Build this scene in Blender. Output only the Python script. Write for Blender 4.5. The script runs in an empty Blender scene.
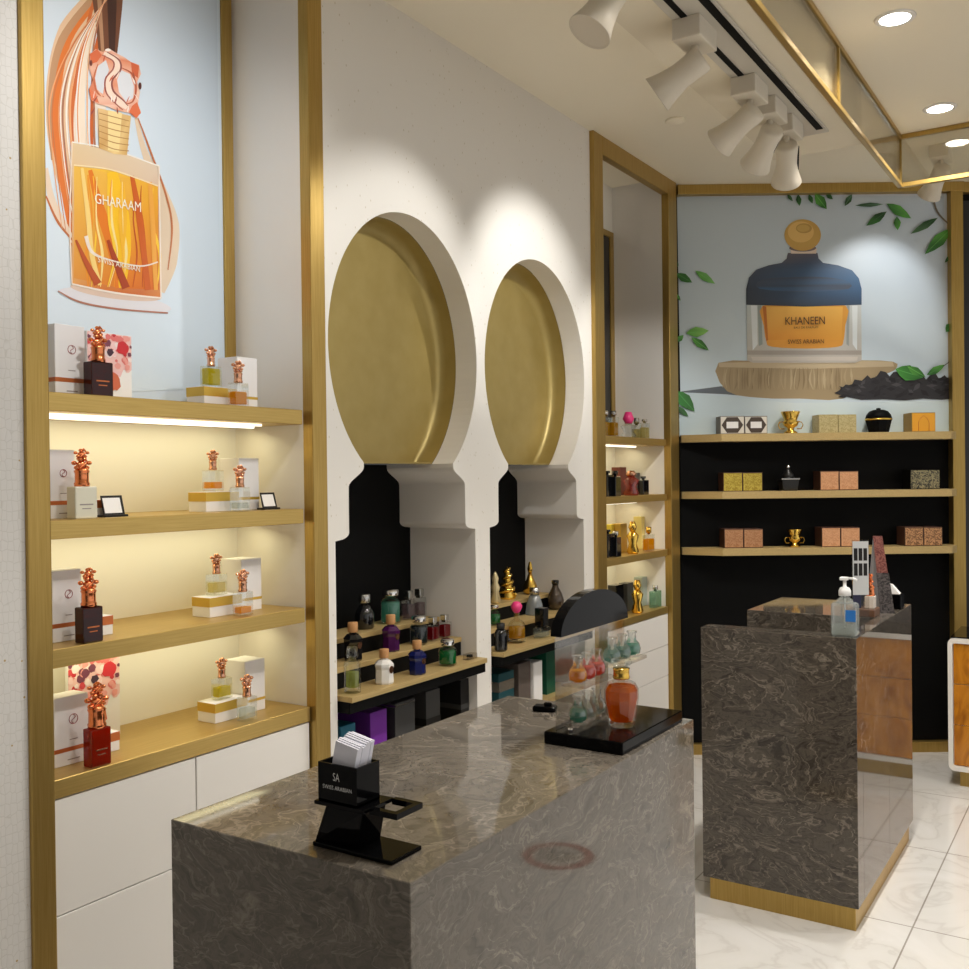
import bpy, bmesh, math, random
from mathutils import Vector, Matrix
from mathutils.geometry import tessellate_polygon
random.seed(7)
PI = math.pi
SC = bpy.context.scene
COL = SC.collection

# ------------------------------------------------------------------ camera
CAMP = Vector((2.1363, 0.0, 1.6)); FPX = 988.44
RM = ((0.8391926, 0.54370584, -0.01182136), (-0.00612345, -0.0122888, -0.99990574), (-0.54379986, 0.83918589, -0.00698331))
cd = bpy.data.cameras.new('camera'); cam = bpy.data.objects.new('camera', cd); COL.objects.link(cam)
cd.sensor_width = 36; cd.lens = 36 * FPX / 969; cd.clip_start = 0.05
r, d, f = [Vector(v) for v in RM]
mm = Matrix((r, -d, -f)).transposed().to_4x4(); mm.translation = CAMP
cam.matrix_world = mm
SC.camera = cam

# ------------------------------------------------------------------ world, exposure
w = bpy.data.worlds.new('world'); SC.world = w; w.use_nodes = True
w.node_tree.nodes['Background'].inputs[0].default_value = (1.0, 0.975, 0.94, 1)
_n, _l = w.node_tree.nodes, w.node_tree.links       # open mall side (+x) is brighter than the entrance side (-y)
_tc = _n.new('ShaderNodeTexCoord'); _sx = _n.new('ShaderNodeSeparateXYZ'); _mr = _n.new('ShaderNodeMapRange')
_mr.inputs[1].default_value = 0.0; _mr.inputs[2].default_value = 0.8; _mr.inputs[3].default_value = 0.06; _mr.inputs[4].default_value = 0.72
_ad = _n.new('ShaderNodeMath'); _ad.operation = 'MULTIPLY_ADD'; _ad.inputs[1].default_value = 0.6
_l.new(_tc.outputs['Generated'], _sx.inputs[0]); _l.new(_sx.outputs[1], _ad.inputs[0]); _l.new(_sx.outputs[0], _ad.inputs[2]); _l.new(_ad.outputs[0], _mr.inputs[0]); _l.new(_mr.outputs[0], _n['Background'].inputs[1])
SC.view_settings.view_transform = 'Standard'; SC.view_settings.look = 'None'
SC.view_settings.exposure = 0.22; SC.view_settings.gamma = 1.0
SC.view_settings.use_curve_mapping = False
WARM = (1.0, 0.95, 0.88); COOL = (1.0, 0.985, 0.955)

# ------------------------------------------------------------------ helpers
def lin(c):
    return c / 12.92 if c <= 0.04045 else ((c + 0.055) / 1.055) ** 2.4
def S(r, g, b, a=1.0):
    return (lin(r / 255), lin(g / 255), lin(b / 255), a)
def ray(u, v):
    return Vector(RM[0]) * ((u - 484.5) / FPX) + Vector(RM[1]) * ((v - 484.5) / FPX) + Vector(RM[2])
def P(u, v, ax, val):                       # the point of plane (axis = val) seen at u, v
    k = ray(u, v); return CAMP + k * ((val - CAMP[ax]) / k[ax])
FH = Vector((-0.5438, 0.8392, 0)); EH = Vector((0.8392, 0.5438, 0)); BANG = math.atan2(0.5438, 0.8392)
BC = Vector((0.0, 5.384, 0.0))
def PB(u, v, t=0.0):                        # on the back wall, t metres in front of it
    k = ray(u, v); return CAMP + k * ((5.68 - t) / k.dot(FH))
def Bp(s, t, z):
    return BC + EH * s - FH * t + Vector((0, 0, z))
def Bs(u, v, t=0.0):                        # (s, z) on the back wall
    p = PB(u, v, t); return (p - BC).dot(EH), p.z

class MB:
    def __init__(s): s.bm = bmesh.new(); s.mi = 0
    def _f(s, vs, smooth=False):
        try:
            fc = s.bm.faces.new(vs); fc.material_index = s.mi; fc.smooth = smooth; return fc
        except ValueError: return None
    def box(s, x0, x1, y0, y1, z0, z1, bev=0.0, seg=2):
        return s.hexa([(x0,y0,z0),(x1,y0,z0),(x1,y1,z0),(x0,y1,z0)], [(x0,y0,z1),(x1,y0,z1),(x1,y1,z1),(x0,y1,z1)], bev, seg)
    def hexa(s, lo, hi, bev=0.0, seg=2):
        a = [s.bm.verts.new(p) for p in lo]; b = [s.bm.verts.new(p) for p in hi]
        fs = [s._f(a[::-1]), s._f(b)] + [s._f((a[i], a[(i+1)%4], b[(i+1)%4], b[i])) for i in range(4)]
        if bev > 0:
            ed = list({e for fc in fs for e in fc.edges})
            bmesh.ops.bevel(s.bm, geom=ed, offset=bev, segments=seg, affect='EDGES', profile=0.5)
        return s
    def lathe(s, prof, n=20, c=(0,0,0), sx=1.0, sy=1.0, smooth=True, rot=0.0):
        rings = []
        for (rr, z) in prof:
            if rr < 1e-6: rings.append([s.bm.verts.new((c[0], c[1], c[2]+z))])
            else: rings.append([s.bm.verts.new((c[0]+sx*rr*math.cos(2*PI*i/n+rot), c[1]+sy*rr*math.sin(2*PI*i/n+rot), c[2]+z)) for i in range(n)])
        for A, B in zip(rings[:-1], rings[1:]):
            for i in range(n):
                j = (i+1) % n
                if len(A) == 1 and len(B) == 1: continue
                if len(A) == 1: s._f((A[0], B[j], B[i]), smooth)
                elif len(B) == 1: s._f((A[i], A[j], B[0]), smooth)
                else: s._f((A[i], A[j], B[j], B[i]), smooth)
        if len(rings[0]) > 1: s._f(rings[0][::-1])
        if len(rings[-1]) > 1: s._f(rings[-1])
        return s
    def tube(s, pts, rad, n=8, closed=False):
        pts = [Vector(p) for p in pts]; rings = []; N = len(pts)
        for i, p in enumerate(pts):
            a = pts[(i-1) % N] if (closed or i > 0) else p
            b = pts[(i+1) % N] if (closed or i < N-1) else p
            t = (b - a).normalized()
            up = Vector((0,0,1)) if abs(t.z) < 0.95 else Vector((1,0,0))
            u = t.cross(up).normalized(); v = t.cross(u)
            rr = rad[i] if isinstance(rad, (list, tuple)) else rad
            rings.append([s.bm.verts.new(p + u*rr*math.cos(2*PI*k/n) + v*rr*math.sin(2*PI*k/n)) for k in range(n)])
        for i in range(N if closed else N-1):
            A, B = rings[i], rings[(i+1) % N]
            # align rings
            best = min(range(n), key=lambda q: (A[0].co - B[q].co).length)
            B = B[best:] + B[:best]
            for k in range(n): s._f((A[k], A[(k+1)%n], B[(k+1)%n], B[k]), True)
        if not closed: s._f(rings[0][::-1]); s._f(rings[-1])
        return s
    def ball(s, c, rx, ry=None, rz=None, n=12, m=8):
        ry = ry or rx; rz = rz or rx
        prof = [(math.sin(PI*i/m), -math.cos(PI*i/m)*rz) for i in range(m+1)]
        prof[0] = (0, -rz); prof[-1] = (0, rz)
        return s.lathe(prof, n, c, rx, ry)
    def prism(s, poly, axis, a, b):          # poly of 2-D points extruded along an axis
        def mk(p, q):
            return (q, p[0], p[1]) if axis == 0 else ((p[0], q, p[1]) if axis == 1 else (p[0], p[1], q))
        A = [s.bm.verts.new(mk(p, a)) for p in poly]; B = [s.bm.verts.new(mk(p, b)) for p in poly]
        s._f(A[::-1]); s._f(B); n = len(poly)
        for i in range(n): s._f((A[i], A[(i+1)%n], B[(i+1)%n], B[i]))
        return s
    def obj(s, name, mat, parent=None, kind=None, loc=None):
        bmesh.ops.recalc_face_normals(s.bm, faces=s.bm.faces)
        me = bpy.data.meshes.new(name); s.bm.to_mesh(me); s.bm.free()
        for m in (mat if isinstance(mat, (list, tuple)) else [mat]): me.materials.append(m)
        o = bpy.data.objects.new(name, me); COL.objects.link(o)
        if parent is not None: o.parent = parent
        if kind: o['kind'] = kind
        if loc is not None: o.location = loc
        return o
def thing(name, label, cat, loc=(0,0,0), rz=0.0, group=None):
    o = bpy.data.objects.new(name, None); COL.objects.link(o); o.empty_display_size = 0.05
    o.location = loc; o.rotation_euler = (0, 0, rz); o['label'] = label; o['category'] = cat
    if group: o['group'] = group
    return o
def tag(o, label, cat, group=None):
    o['label'] = label; o['category'] = cat
    if group: o['group'] = group
    return o
def dup(root, loc, label, rz=None, group=None):
    c = root.copy(); COL.objects.link(c); c.location = loc; c['label'] = label
    if rz is not None: c.rotation_euler = (0, 0, rz)
    if group: c['group'] = group
    for ch in list(root.children):
        k = ch.copy(); COL.objects.link(k); k.parent = c
        for g in ch.children:
            q = g.copy(); COL.objects.link(q); q.parent = k
    return c
def struct(name, mb, mat, parent=None):
    o = mb.obj(name, mat, parent)
    if parent is None: o['kind'] = 'structure'
    return o

# ------------------------------------------------------------------ materials
def mat(name, col, rough=0.5, metal=0.0, coat=0.0, spec=0.5):
    m = bpy.data.materials.new(name); m.use_nodes = True
    b = m.node_tree.nodes['Principled BSDF']
    b.inputs['Base Color'].default_value = col; b.inputs['Roughness'].default_value = rough
    b.inputs['Metallic'].default_value = metal; b.inputs['Coat Weight'].default_value = coat
    b.inputs['Coat Roughness'].default_value = 0.05
    b.inputs['Specular IOR Level'].default_value = spec
    return m
def nodes(m): return m.node_tree.nodes, m.node_tree.links, m.node_tree.nodes['Principled BSDF']
def ramp(n, stops):
    r = n.new('ShaderNodeValToRGB'); e = r.color_ramp.elements
    while len(e) > 1: e.remove(e[-1])
    e[0].position, e[0].color = stops[0]
    for p, c in stops[1:]:
        q = e.new(p); q.color = c
    return r
def brass(name, c1, c2, rough, scale):
    m = mat(name, c1, rough, 0.82); n, l, b = nodes(m)
    tc = n.new('ShaderNodeTexCoord'); mp = n.new('ShaderNodeMapping'); mp.inputs['Scale'].default_value = scale
    nz = n.new('ShaderNodeTexNoise'); nz.inputs['Scale'].default_value = 6; nz.inputs['Detail'].default_value = 4
    rp = ramp(n, [(0.3, c1), (0.7, c2)])
    l.new(tc.outputs['Object'], mp.inputs[0]); l.new(mp.outputs[0], nz.inputs['Vector']); l.new(nz.outputs['Fac'], rp.inputs[0])
    l.new(rp.outputs[0], b.inputs['Base Color'])
    return m
M_BRASS = brass('brushed_brass', S(172,142,76), S(188,158,92), 0.36, (40, 40, 1.2))
M_SHELF = brass('brass_shelf', S(190,160,92), S(204,174,106), 0.40, (40, 1.2, 40))
M_DISC = brass('gold_leaf_panel', S(160,140,80), S(168,148,90), 0.42, (2, 2, 2)); M_DISC.node_tree.nodes['Principled BSDF'].inputs['Metallic'].default_value = 0.4
M_OAK = brass('champagne_edge', S(184,158,104), S(198,172,118), 0.5, (40, 1.5, 40))
for mm_ in (M_OAK,): nodes(mm_)[2].inputs['Metallic'].default_value = 0.35
M_WHITE = mat('white_lacquer', S(232,228,222), 0.32)
M_NICHE = mat('niche_paint', S(236,232,222), 0.5)
M_CEIL = mat('ceiling_paint', S(240,231,210), 0.75); M_SOFFIT = mat('ceiling_paint_dimmed', S(226,216,194), 0.75)  # soffit tone: ceiling paint with its dimmer light put into the colour
M_BLACK = mat('black_panel', S(6,6,6), 0.6, 0, 0, 0.12)
M_GLOSSBLACK = mat('black_acrylic', S(7,7,8), 0.07, 0.0, 0.0, 0.09)
M_DARK = mat('dark_card', S(30,29,29), 0.4, 0, 0, 0.3)
M_STEEL = mat('satin_steel', S(190,190,188), 0.25, 1.0)
M_CHROME = mat('chrome', S(225,225,225), 0.1, 1.0)
M_COPPER = mat('copper_cap', S(232,140,92), 0.16, 1.0)
M_ROSE = mat('rose_gold_cap', S(228,172,140), 0.18, 1.0)
M_GOLD = mat('polished_gold', S(232,192,92), 0.16, 1.0)
M_CORK = mat('cork_cap', S(190,140,90), 0.5)
M_PAPER = mat('white_card', S(238,236,234), 0.6)
M_PLASTIC = mat('white_plastic', S(235,235,235), 0.35)
M_SPOT = mat('spot_housing', S(214,205,188), 0.5)
M_CARTON = mat('white_carton', S(226,224,224), 0.5)
M_BAND = mat('copper_band', S(196,110,60), 0.35, 0.4)
M_GBAND = mat('gold_band', S(206,170,70), 0.35, 0.4)
M_GREYTX = mat('grey_ink', S(150,140,138), 0.6)
M_LILAC = mat('silver_ink', S(210,210,210), 0.4)
M_REDINK = mat('red_ink', S(150,40,44), 0.5)

def wall_mat():
    m = mat('speckled_plaster', S(228,224,217), 0.62); n, l, b = nodes(m)
    tc = n.new('ShaderNodeTexCoord')
    mp = n.new('ShaderNodeMapping'); mp.inputs['Scale'].default_value = (1, 1, 0.55)
    v = n.new('ShaderNodeTexVoronoi'); v.inputs['Scale'].default_value = 42; v.inputs['Randomness'].default_value = 1.0
    rp = ramp(n, [(0.0, S(196,186,166)), (0.07, S(200,192,174)), (0.115, S(228,224,217))])
    nz = n.new('ShaderNodeTexNoise'); nz.inputs['Scale'].default_value = 120; nz.inputs['Detail'].default_value = 3
    bp = n.new('ShaderNodeBump'); bp.inputs['Strength'].default_value = 0.12; bp.inputs['Distance'].default_value = 0.004
    l.new(tc.outputs['Object'], mp.inputs[0]); l.new(mp.outputs[0], v.inputs['Vector']); l.new(v.outputs['Distance'], rp.inputs[0])
    l.new(rp.outputs[0], b.inputs['Base Color']); l.new(tc.outputs['Object'], nz.inputs['Vector']); l.new(nz.outputs['Fac'], bp.inputs['Height'])
    l.new(bp.outputs[0], b.inputs['Normal'])
    return m
M_WALL = wall_mat()
def hex_mat():
    m = mat('embossed_wallpaper', S(214,211,207), 0.55); n, l, b = nodes(m)
    tc = n.new('ShaderNodeTexCoord'); mp = n.new('ShaderNodeMapping'); mp.inputs['Scale'].default_value = (1, 1, 0.62)
    v = n.new('ShaderNodeTexVoronoi'); v.feature = 'DISTANCE_TO_EDGE'; v.inputs['Scale'].default_value = 70; v.inputs['Randomness'].default_value = 0.45
    rp = ramp(n, [(0.0, S(200,196,190)), (0.03, S(206,203,198)), (0.07, S(214,211,207))])
    v2 = n.new('ShaderNodeTexVoronoi'); v2.inputs['Scale'].default_value = 24
    r2 = ramp(n, [(0.0, (0,0,0,1)), (0.055, (0,0,0,1)), (0.07, (1,1,1,1))])
    mx = n.new('ShaderNodeMix'); mx.data_type = 'RGBA'; mx.inputs[6].default_value = S(176,150,96)
    bp = n.new('ShaderNodeBump'); bp.inputs['Strength'].default_value = 0.12; bp.inputs['Distance'].default_value = 0.004
    l.new(tc.outputs['Object'], mp.inputs[0]); l.new(mp.outputs[0], v.inputs['Vector']); l.new(v.outputs['Distance'], rp.inputs[0])
    l.new(tc.outputs['Object'], v2.inputs['Vector']); l.new(v2.outputs['Distance'], r2.inputs[0])
    l.new(r2.outputs[0], mx.inputs[0]); l.new(rp.outputs[0], mx.inputs[7]); l.new(mx.outputs[2], b.inputs['Base Color'])
    l.new(v.outputs['Distance'], bp.inputs['Height']); l.new(bp.outputs[0], b.inputs['Normal'])
    return m
M_HEX = hex_mat()
def marble(name, off, dk, rough=0.13, vein=0.6):
    m = mat(name, S(90,84,78), rough, 0.0, 0.15, 0.3); n, l, b = nodes(m)
    tc = n.new('ShaderNodeTexCoord'); mp = n.new('ShaderNodeMapping'); mp.inputs['Location'].default_value = off
    mp.inputs['Rotation'].default_value = (0.5, 0.7, 0.4); mp.inputs['Scale'].default_value = (1.0, 1.0, 1.7)
    l.new(tc.outputs['Object'], mp.inputs[0])
    n0 = n.new('ShaderNodeTexNoise'); n0.inputs['Scale'].default_value = 2.3; n0.inputs['Detail'].default_value = 5
    l.new(mp.outputs[0], n0.inputs['Vector'])
    vm = n.new('ShaderNodeVectorMath'); vm.operation = 'MULTIPLY_ADD'; vm.inputs[1].default_value = (0.75, 0.75, 0.75)
    l.new(n0.outputs['Color'], vm.inputs[0]); l.new(mp.outputs[0], vm.inputs[2])
    n1 = n.new('ShaderNodeTexNoise'); n1.inputs['Scale'].default_value = 8.5; n1.inputs['Detail'].default_value = 10; n1.inputs['Roughness'].default_value = 0.68; n1.inputs['Distortion'].default_value = 1.4
    l.new(vm.outputs[0], n1.inputs['Vector'])
    r1 = ramp(n, [(0.25, dk[0]), (0.40, dk[1]), (0.5, dk[2]), (0.57, dk[1]), (0.66, dk[3]), (0.8, dk[4])])
    l.new(n1.outputs['Fac'], r1.inputs[0])
    n2 = n.new('ShaderNodeTexNoise'); n2.inputs['Scale'].default_value = 4.4; n2.inputs['Detail'].default_value = 6; n2.inputs['Distortion'].default_value = 2.6
    l.new(vm.outputs[0], n2.inputs['Vector'])
    r2 = ramp(n, [(0.478, (0,0,0,1)), (0.498, (vein,vein,vein,1)), (0.502, (vein,vein,vein,1)), (0.522, (0,0,0,1))])
    l.new(n2.outputs['Fac'], r2.inputs[0])
    n3 = n.new('ShaderNodeTexNoise'); n3.inputs['Scale'].default_value = 3.0; n3.inputs['Detail'].default_value = 3
    l.new(mp.outputs[0], n3.inputs['Vector'])
    mu = n.new('ShaderNodeMath'); mu.operation = 'MULTIPLY'; l.new(r2.outputs[0], mu.inputs[0]); l.new(n3.outputs['Fac'], mu.inputs[1])
    mx = n.new('ShaderNodeMix'); mx.data_type = 'RGBA'; mx.inputs[7].default_value = S(186,174,158)
    l.new(mu.outputs[0], mx.inputs[0]); l.new(r1.outputs[0], mx.inputs[6]); l.new(mx.outputs[2], b.inputs['Base Color'])
    return m
M_MARBLE = marble('brown_grey_marble', (0.3, 0.1, 0.0), [S(62,57,51), S(86,80,72), S(104,97,88), S(120,112,101), S(140,131,118)], 0.045, 0.5)
M_MARBLE2 = marble('brown_grey_marble_b', (2.1, 0.6, 0.4), [S(38,35,31), S(62,57,51), S(88,81,73), S(108,100,90), S(132,122,108)], 0.06, 0.55)
def floor_mat():
    m = mat('white_marble_tile', S(224,222,219), 0.13, 0.0, 0.3); n, l, b = nodes(m)
    tc = n.new('ShaderNodeTexCoord'); mp = n.new('ShaderNodeMapping'); mp.inputs['Location'].default_value = (0.1, 0.28, 0)
    br = n.new('ShaderNodeTexBrick'); br.offset = 0.0; br.inputs['Scale'].default_value = 1.0
    br.inputs['Brick Width'].default_value = 0.8; br.inputs['Row Height'].default_value = 0.8; br.inputs['Mortar Size'].default_value = 0.003
    br.inputs['Color1'].default_value = (1,1,1,1); br.inputs['Color2'].default_value = (1,1,1,1); br.inputs['Mortar'].default_value = S(186,181,175)
    nz = n.new('ShaderNodeTexNoise'); nz.inputs['Scale'].default_value = 2.0; nz.inputs['Detail'].default_value = 8; nz.inputs['Distortion'].default_value = 2.0
    rp = ramp(n, [(0.3, S(226,224,221)), (0.47, S(222,220,216)), (0.5, S(212,209,205)), (0.53, S(222,220,216)), (0.7, S(230,228,226))])
    mx = n.new('ShaderNodeMix'); mx.data_type = 'RGBA'; mx.blend_type = 'MULTIPLY'; mx.inputs[0].default_value = 1.0
    l.new(tc.outputs['Object'], mp.inputs[0]); l.new(mp.outputs[0], br.inputs['Vector']); l.new(tc.outputs['Object'], nz.inputs['Vector'])
    l.new(nz.outputs['Fac'], rp.inputs[0]); l.new(br.outputs['Color'], mx.inputs[6]); l.new(rp.outputs[0], mx.inputs[7]); l.new(mx.outputs[2], b.inputs['Base Color'])
    return m
M_FLOOR = floor_mat()
def wood_mat():
    m = mat('amber_burl_veneer', S(190,120,40), 0.25, 0.0, 0.4); n, l, b = nodes(m)
    tc = n.new('ShaderNodeTexCoord'); mp = n.new('ShaderNodeMapping'); mp.inputs['Scale'].default_value = (4, 4, 1.5)
    nz = n.new('ShaderNodeTexNoise'); nz.inputs['Scale'].default_value = 3; nz.inputs['Detail'].default_value = 8; nz.inputs['Distortion'].default_value = 2
    rp = ramp(n, [(0.3, S(150,88,12)), (0.5, S(190,120,20)), (0.7, S(208,138,32))])
    l.new(tc.outputs['Object'], mp.inputs[0]); l.new(mp.outputs[0], nz.inputs['Vector']); l.new(nz.outputs['Fac'], rp.inputs[0]); l.new(rp.outputs[0], b.inputs['Base Color'])
    return m
M_WOOD = wood_mat()
def clear(name, tint, gloss=0.12, rough=0.03, body=0.0, bodycol=None):
    """clear or tinted sheet / liquid: transparent + reflection by Fresnel (+ some body colour)"""
    m = bpy.data.materials.new(name); m.use_nodes = True; n, l = m.node_tree.nodes, m.node_tree.links
    n.remove(n['Principled BSDF']); out = n['Material Output']
    t = n.new('ShaderNodeBsdfTransparent'); t.inputs[0].default_value = tint
    g = n.new('ShaderNodeBsdfGlossy'); g.inputs['Roughness'].default_value = rough; g.inputs[0].default_value = (1,1,1,1)
    lw = n.new('ShaderNodeLayerWeight'); lw.inputs[0].default_value = 0.35
    mr = n.new('ShaderNodeMapRange'); mr.inputs[3].default_value = gloss * 0.5; mr.inputs[4].default_value = min(1.0, gloss * 4)
    l.new(lw.outputs['Fresnel'], mr.inputs[0])
    src = t.outputs[0]
    if body > 0:
        df = n.new('ShaderNodeBsdfTranslucent'); df.inputs[0].default_value = bodycol or tint
        d2 = n.new('ShaderNodeBsdfDiffuse'); d2.inputs[0].default_value = bodycol or tint
        a0 = n.new('ShaderNodeMixShader'); a0.inputs[0].default_value = 0.5; l.new(df.outputs[0], a0.inputs[1]); l.new(d2.outputs[0], a0.inputs[2])
        a = n.new('ShaderNodeMixShader'); a.inputs[0].default_value = body; l.new(t.outputs[0], a.inputs[1]); l.new(a0.outputs[0], a.inputs[2]); src = a.outputs[0]
    x = n.new('ShaderNodeMixShader'); l.new(mr.outputs[0], x.inputs[0]); l.new(src, x.inputs[1]); l.new(g.outputs[0], x.inputs[2])
    l.new(x.outputs[0], out.inputs[0])
    return m
M_GLASS = clear('clear_glass', (0.93, 0.95, 0.94, 1), 0.09)
M_FLASK = clear('flask_glass', (0.93, 0.95, 0.94, 1), 0.2)
M_PANE = clear('canopy_glass', (0.88, 0.86, 0.8, 1), 0.16)
M_ACRYL = clear('clear_acrylic', (0.88, 0.86, 0.83, 1), 0.06)
def liquid(name, c, body=0.55):
    return clear('liquid_' + name, tuple(v ** 0.4 for v in c[:3]) + (1,), 0.02, 0.05, body, c)
L_AMBER = liquid('amber', S(242,174,16), 0.7); L_YEL = liquid('yellow', S(222,206,20), 0.7); L_PALE = liquid('pale', S(230,214,140), 0.35)
L_TEAL = liquid('teal', S(110,186,166)); L_PINK = liquid('pink', S(240,110,96), 0.6)
L_GREEN = liquid('green', S(20,140,70), 0.65); L_RED = liquid('red', S(150,18,30), 0.65); L_AQUA = liquid('aqua', S(140,186,176), 0.35)
L_LIME = liquid('lime', S(196,206,110), 0.4); L_MAUVE = liquid('mauve', S(160,140,146), 0.4)
L_SMOKE = liquid('smoke', S(60,72,78), 0.6); L_CLEAR = liquid('clear', S(222,228,222), 0.25); L_GOLD = liquid('gold', S(220,170,40), 0.6)
G_DRED = clear('dark_red_glass', S(150,20,14), 0.05, 0.03, 0.6, S(58,8,8))
G_COPPERRED = clear('copper_red_glass', S(210,60,20), 0.07, 0.03, 0.6, S(156,40,10))
G_DARK = mat('black_glass', S(14,15,18), 0.08, 0, 0.5); G_NAVY = mat('navy_glass', S(20,28,84), 0.12, 0, 0.5)
G_PURPLE = mat('purple_glass', S(66,20,72), 0.12, 0, 0.5); G_WHITE = mat('white_glass', S(232,230,226), 0.2, 0, 0.4)
G_BROWN = mat('smoky_brown_glass', S(70,58,46), 0.15, 0.3, 0.5)
G_FROST = clear('frosted_glass', S(220,226,228), 0.12, 0.25, 0.5, S(190,198,204))
M_HOTPINK = mat('pink_cap', S(232,60,130), 0.35)
def emis(name, col, st):
    m = bpy.data.materials.new(name); m.use_nodes = True; n, l = m.node_tree.nodes, m.node_tree.links
    b = n['Principled BSDF']; b.inputs['Emission Color'].default_value = col; b.inputs['Emission Strength'].default_value = st
    b.inputs['Base Color'].default_value = (0.8, 0.8, 0.8, 1); return m
M_LED = emis('led_strip', (1.0, 0.95, 0.78, 1), 1.6); M_LAMP = emis('lamp_lens', (1.0, 0.97, 0.9, 1), 9.0)
def print_mat(name, rough=0.45):
    m = mat(name, (1,1,1,1), rough); n, l, b = nodes(m); a = n.new('ShaderNodeVertexColor'); a.layer_name = 'ink'
    l.new(a.outputs['Color'], b.inputs['Base Color']); return m
M_PRINT = print_mat('printed_ink')

# ------------------------------------------------------------------ lights
def area(name, loc, target, sx, sy, power, col=WARM, spread=PI, shape='RECTANGLE'):
    L = bpy.data.lights.new(name, 'AREA'); L.shape = shape; L.size = sx
    if shape in ('RECTANGLE', 'ELLIPSE'): L.size_y = sy
    L.energy = power; L.color = col; L.spread = spread
    o = bpy.data.objects.new(name, L); COL.objects.link(o); o.location = loc
    o.rotation_euler = (Vector(target) - Vector(loc)).to_track_quat('-Z', 'Y').to_euler(); return o
def spot(name, loc, target, power, ang, blend=0.5, col=WARM, size=0.03):
    L = bpy.data.lights.new(name, 'SPOT'); L.energy = power; L.color = col; L.spot_size = math.radians(ang); L.spot_blend = blend; L.shadow_soft_size = size
    o = bpy.data.objects.new(name, L); COL.objects.link(o); o.location = loc
    o.rotation_euler = (Vector(target) - Vector(loc)).to_track_quat('-Z', 'Y').to_euler(); return o

def led(loc, sx, sy, power, col):
    L = bpy.data.lights.new('led_light', 'AREA'); L.shape = 'RECTANGLE'; L.size = sx; L.size_y = sy; L.energy = power; L.color = col
    o = bpy.data.objects.new('led_light', L); COL.objects.link(o); o.location = loc; o.rotation_euler = (0, math.radians(14), 0)
ZC = 3.25                                    # ceiling height
# ================================================================== SETTING
m = MB(); m.box(-0.6, 5.5, -2.5, 7.6, -0.05, 0.0); struct('floor', m, M_FLOOR)
m = MB(); m.box(-0.6, 5.5, -2.5, 7.6, ZC, ZC + 0.05); struct('ceiling', m, M_CEIL)
m = MB(); m.box(0.83, 1.205, -1.5, 4.42, 3.0, ZC)
struct('trim_1', m, M_SOFFIT)                  # dropped soffit carrying the track
# left wall: wallpaper stretch, niche A, arch wall, niche B
m = MB(); m.box(-0.35, 0.0, -2.5, 1.340, 0, ZC); struct('wall_left_entrance', m, M_HEX)
YA0, YA1, YB0, YB1 = 1.40, 2.287, 4.352, 5.17
DN = -0.32
def niche(name, y0, y1):
    m = MB(); m.box(DN - 0.03, DN, y0 - 0.05, y1 + 0.05, 0, ZC); struct('wall_%s_back' % name, m, M_NICHE)
    m = MB(); m.box(DN, -0.001, y0 - 0.045, y0 - 0.001, 0, ZC); struct('wall_%s_near_side' % name, m, M_WHITE)
    m = MB(); m.box(DN, -0.001, y1 + 0.001, y1 + 0.06, 0, ZC); struct('wall_%s_far_side' % name, m, M_WHITE)
niche('niche', YA0, YA1); niche('second_niche', YB0, YB1)
# brass frame posts and rails (setting)
def trimbox(n, x0, x1, y0, y1, z0, z1):
    m = MB(); m.box(x0, x1, y0, y1, z0, z1, 0.003); return struct('trim_%d' % n, m, M_BRASS)
trimbox(2, -0.02, 0.012, 1.340, 1.399, 0, ZC); trimbox(3, -0.02, 0.022, 2.287, 2.352, 0, ZC)
trimbox(4, -0.02, 0.022, 4.253, 4.352, 0, ZC); trimbox(5, -0.02, 0.022, 5.17, 5.29, 0, ZC)
trimbox(6, -0.02, 0.022, 4.352, 5.17, ZC - 0.09, ZC)
# far stretch of the left wall between second niche and back wall
m = MB(); m.box(-0.35, -0.005, 5.23, 5.60, 0, ZC); struct('wall_left_corner', m, M_BLACK)

# ---- the arch wall
CZ, RY, RZ = 2.047, 0.432, 0.493
ZCH = 1.655
def half(z):
    if z >= ZCH: return RY * math.sqrt(max(0.0, 1 - ((z - CZ) / RZ) ** 2))
    if z >= 1.64: return 0.262
    if z >= 1.575:
        t = (1.64 - z) / 0.065; return 0.262 + 0.078 * (t * t * (3 - 2 * t))
    if z >= 1.425: return 0.341
    if z >= 1.40:
        t = (1.425 - z) / 0.025; return 0.341 + 0.068 * (1 - math.sqrt(max(0, 1 - t * t)))
    return 0.409
zs = [0.45, 1.0, 1.395, 1.40] + [1.40 + 0.025 * k / 6 for k in range(1, 7)] + [1.5, 1.575] + [1.575 + 0.065 * k / 8 for k in range(1, 9)] + [ZCH - 0.0005, ZCH]
zs += [CZ + RZ * math.sin(a) for a in [math.asin((ZCH - CZ) / RZ) + k / 40 * (PI / 2 - math.asin((ZCH - CZ) / RZ)) for k in range(1, 41)]]
ARCH = (2.818, 3.740)
m = MB()
B_ = [2.352, 3.279, 4.253]
def q(m, a): m._f([m.bm.verts.new(p) for p in a])
for i, yc in enumerate(ARCH):
    ya, yb = B_[i], B_[i + 1]
    q(m, [(0, ya, 0), (0, yb, 0), (0, yb, zs[0]), (0, ya, zs[0])])
    for z0, z1 in zip(zs[:-1], zs[1:]):
        h0, h1 = half(z0), half(z1)
        q(m, [(0, ya, z0), (0, yc - h0, z0), (0, yc - h1, z1), (0, ya, z1)])
        q(m, [(0, yc + h0, z0), (0, yb, z0), (0, yb, z1), (0, yc + h1, z1)])
    q(m, [(0, ya, zs[-1]), (0, yb, zs[-1]), (0, yb, ZC), (0, ya, ZC)])
bmesh.ops.remove_doubles(m.bm, verts=m.bm.verts, dist=1e-5)
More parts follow.
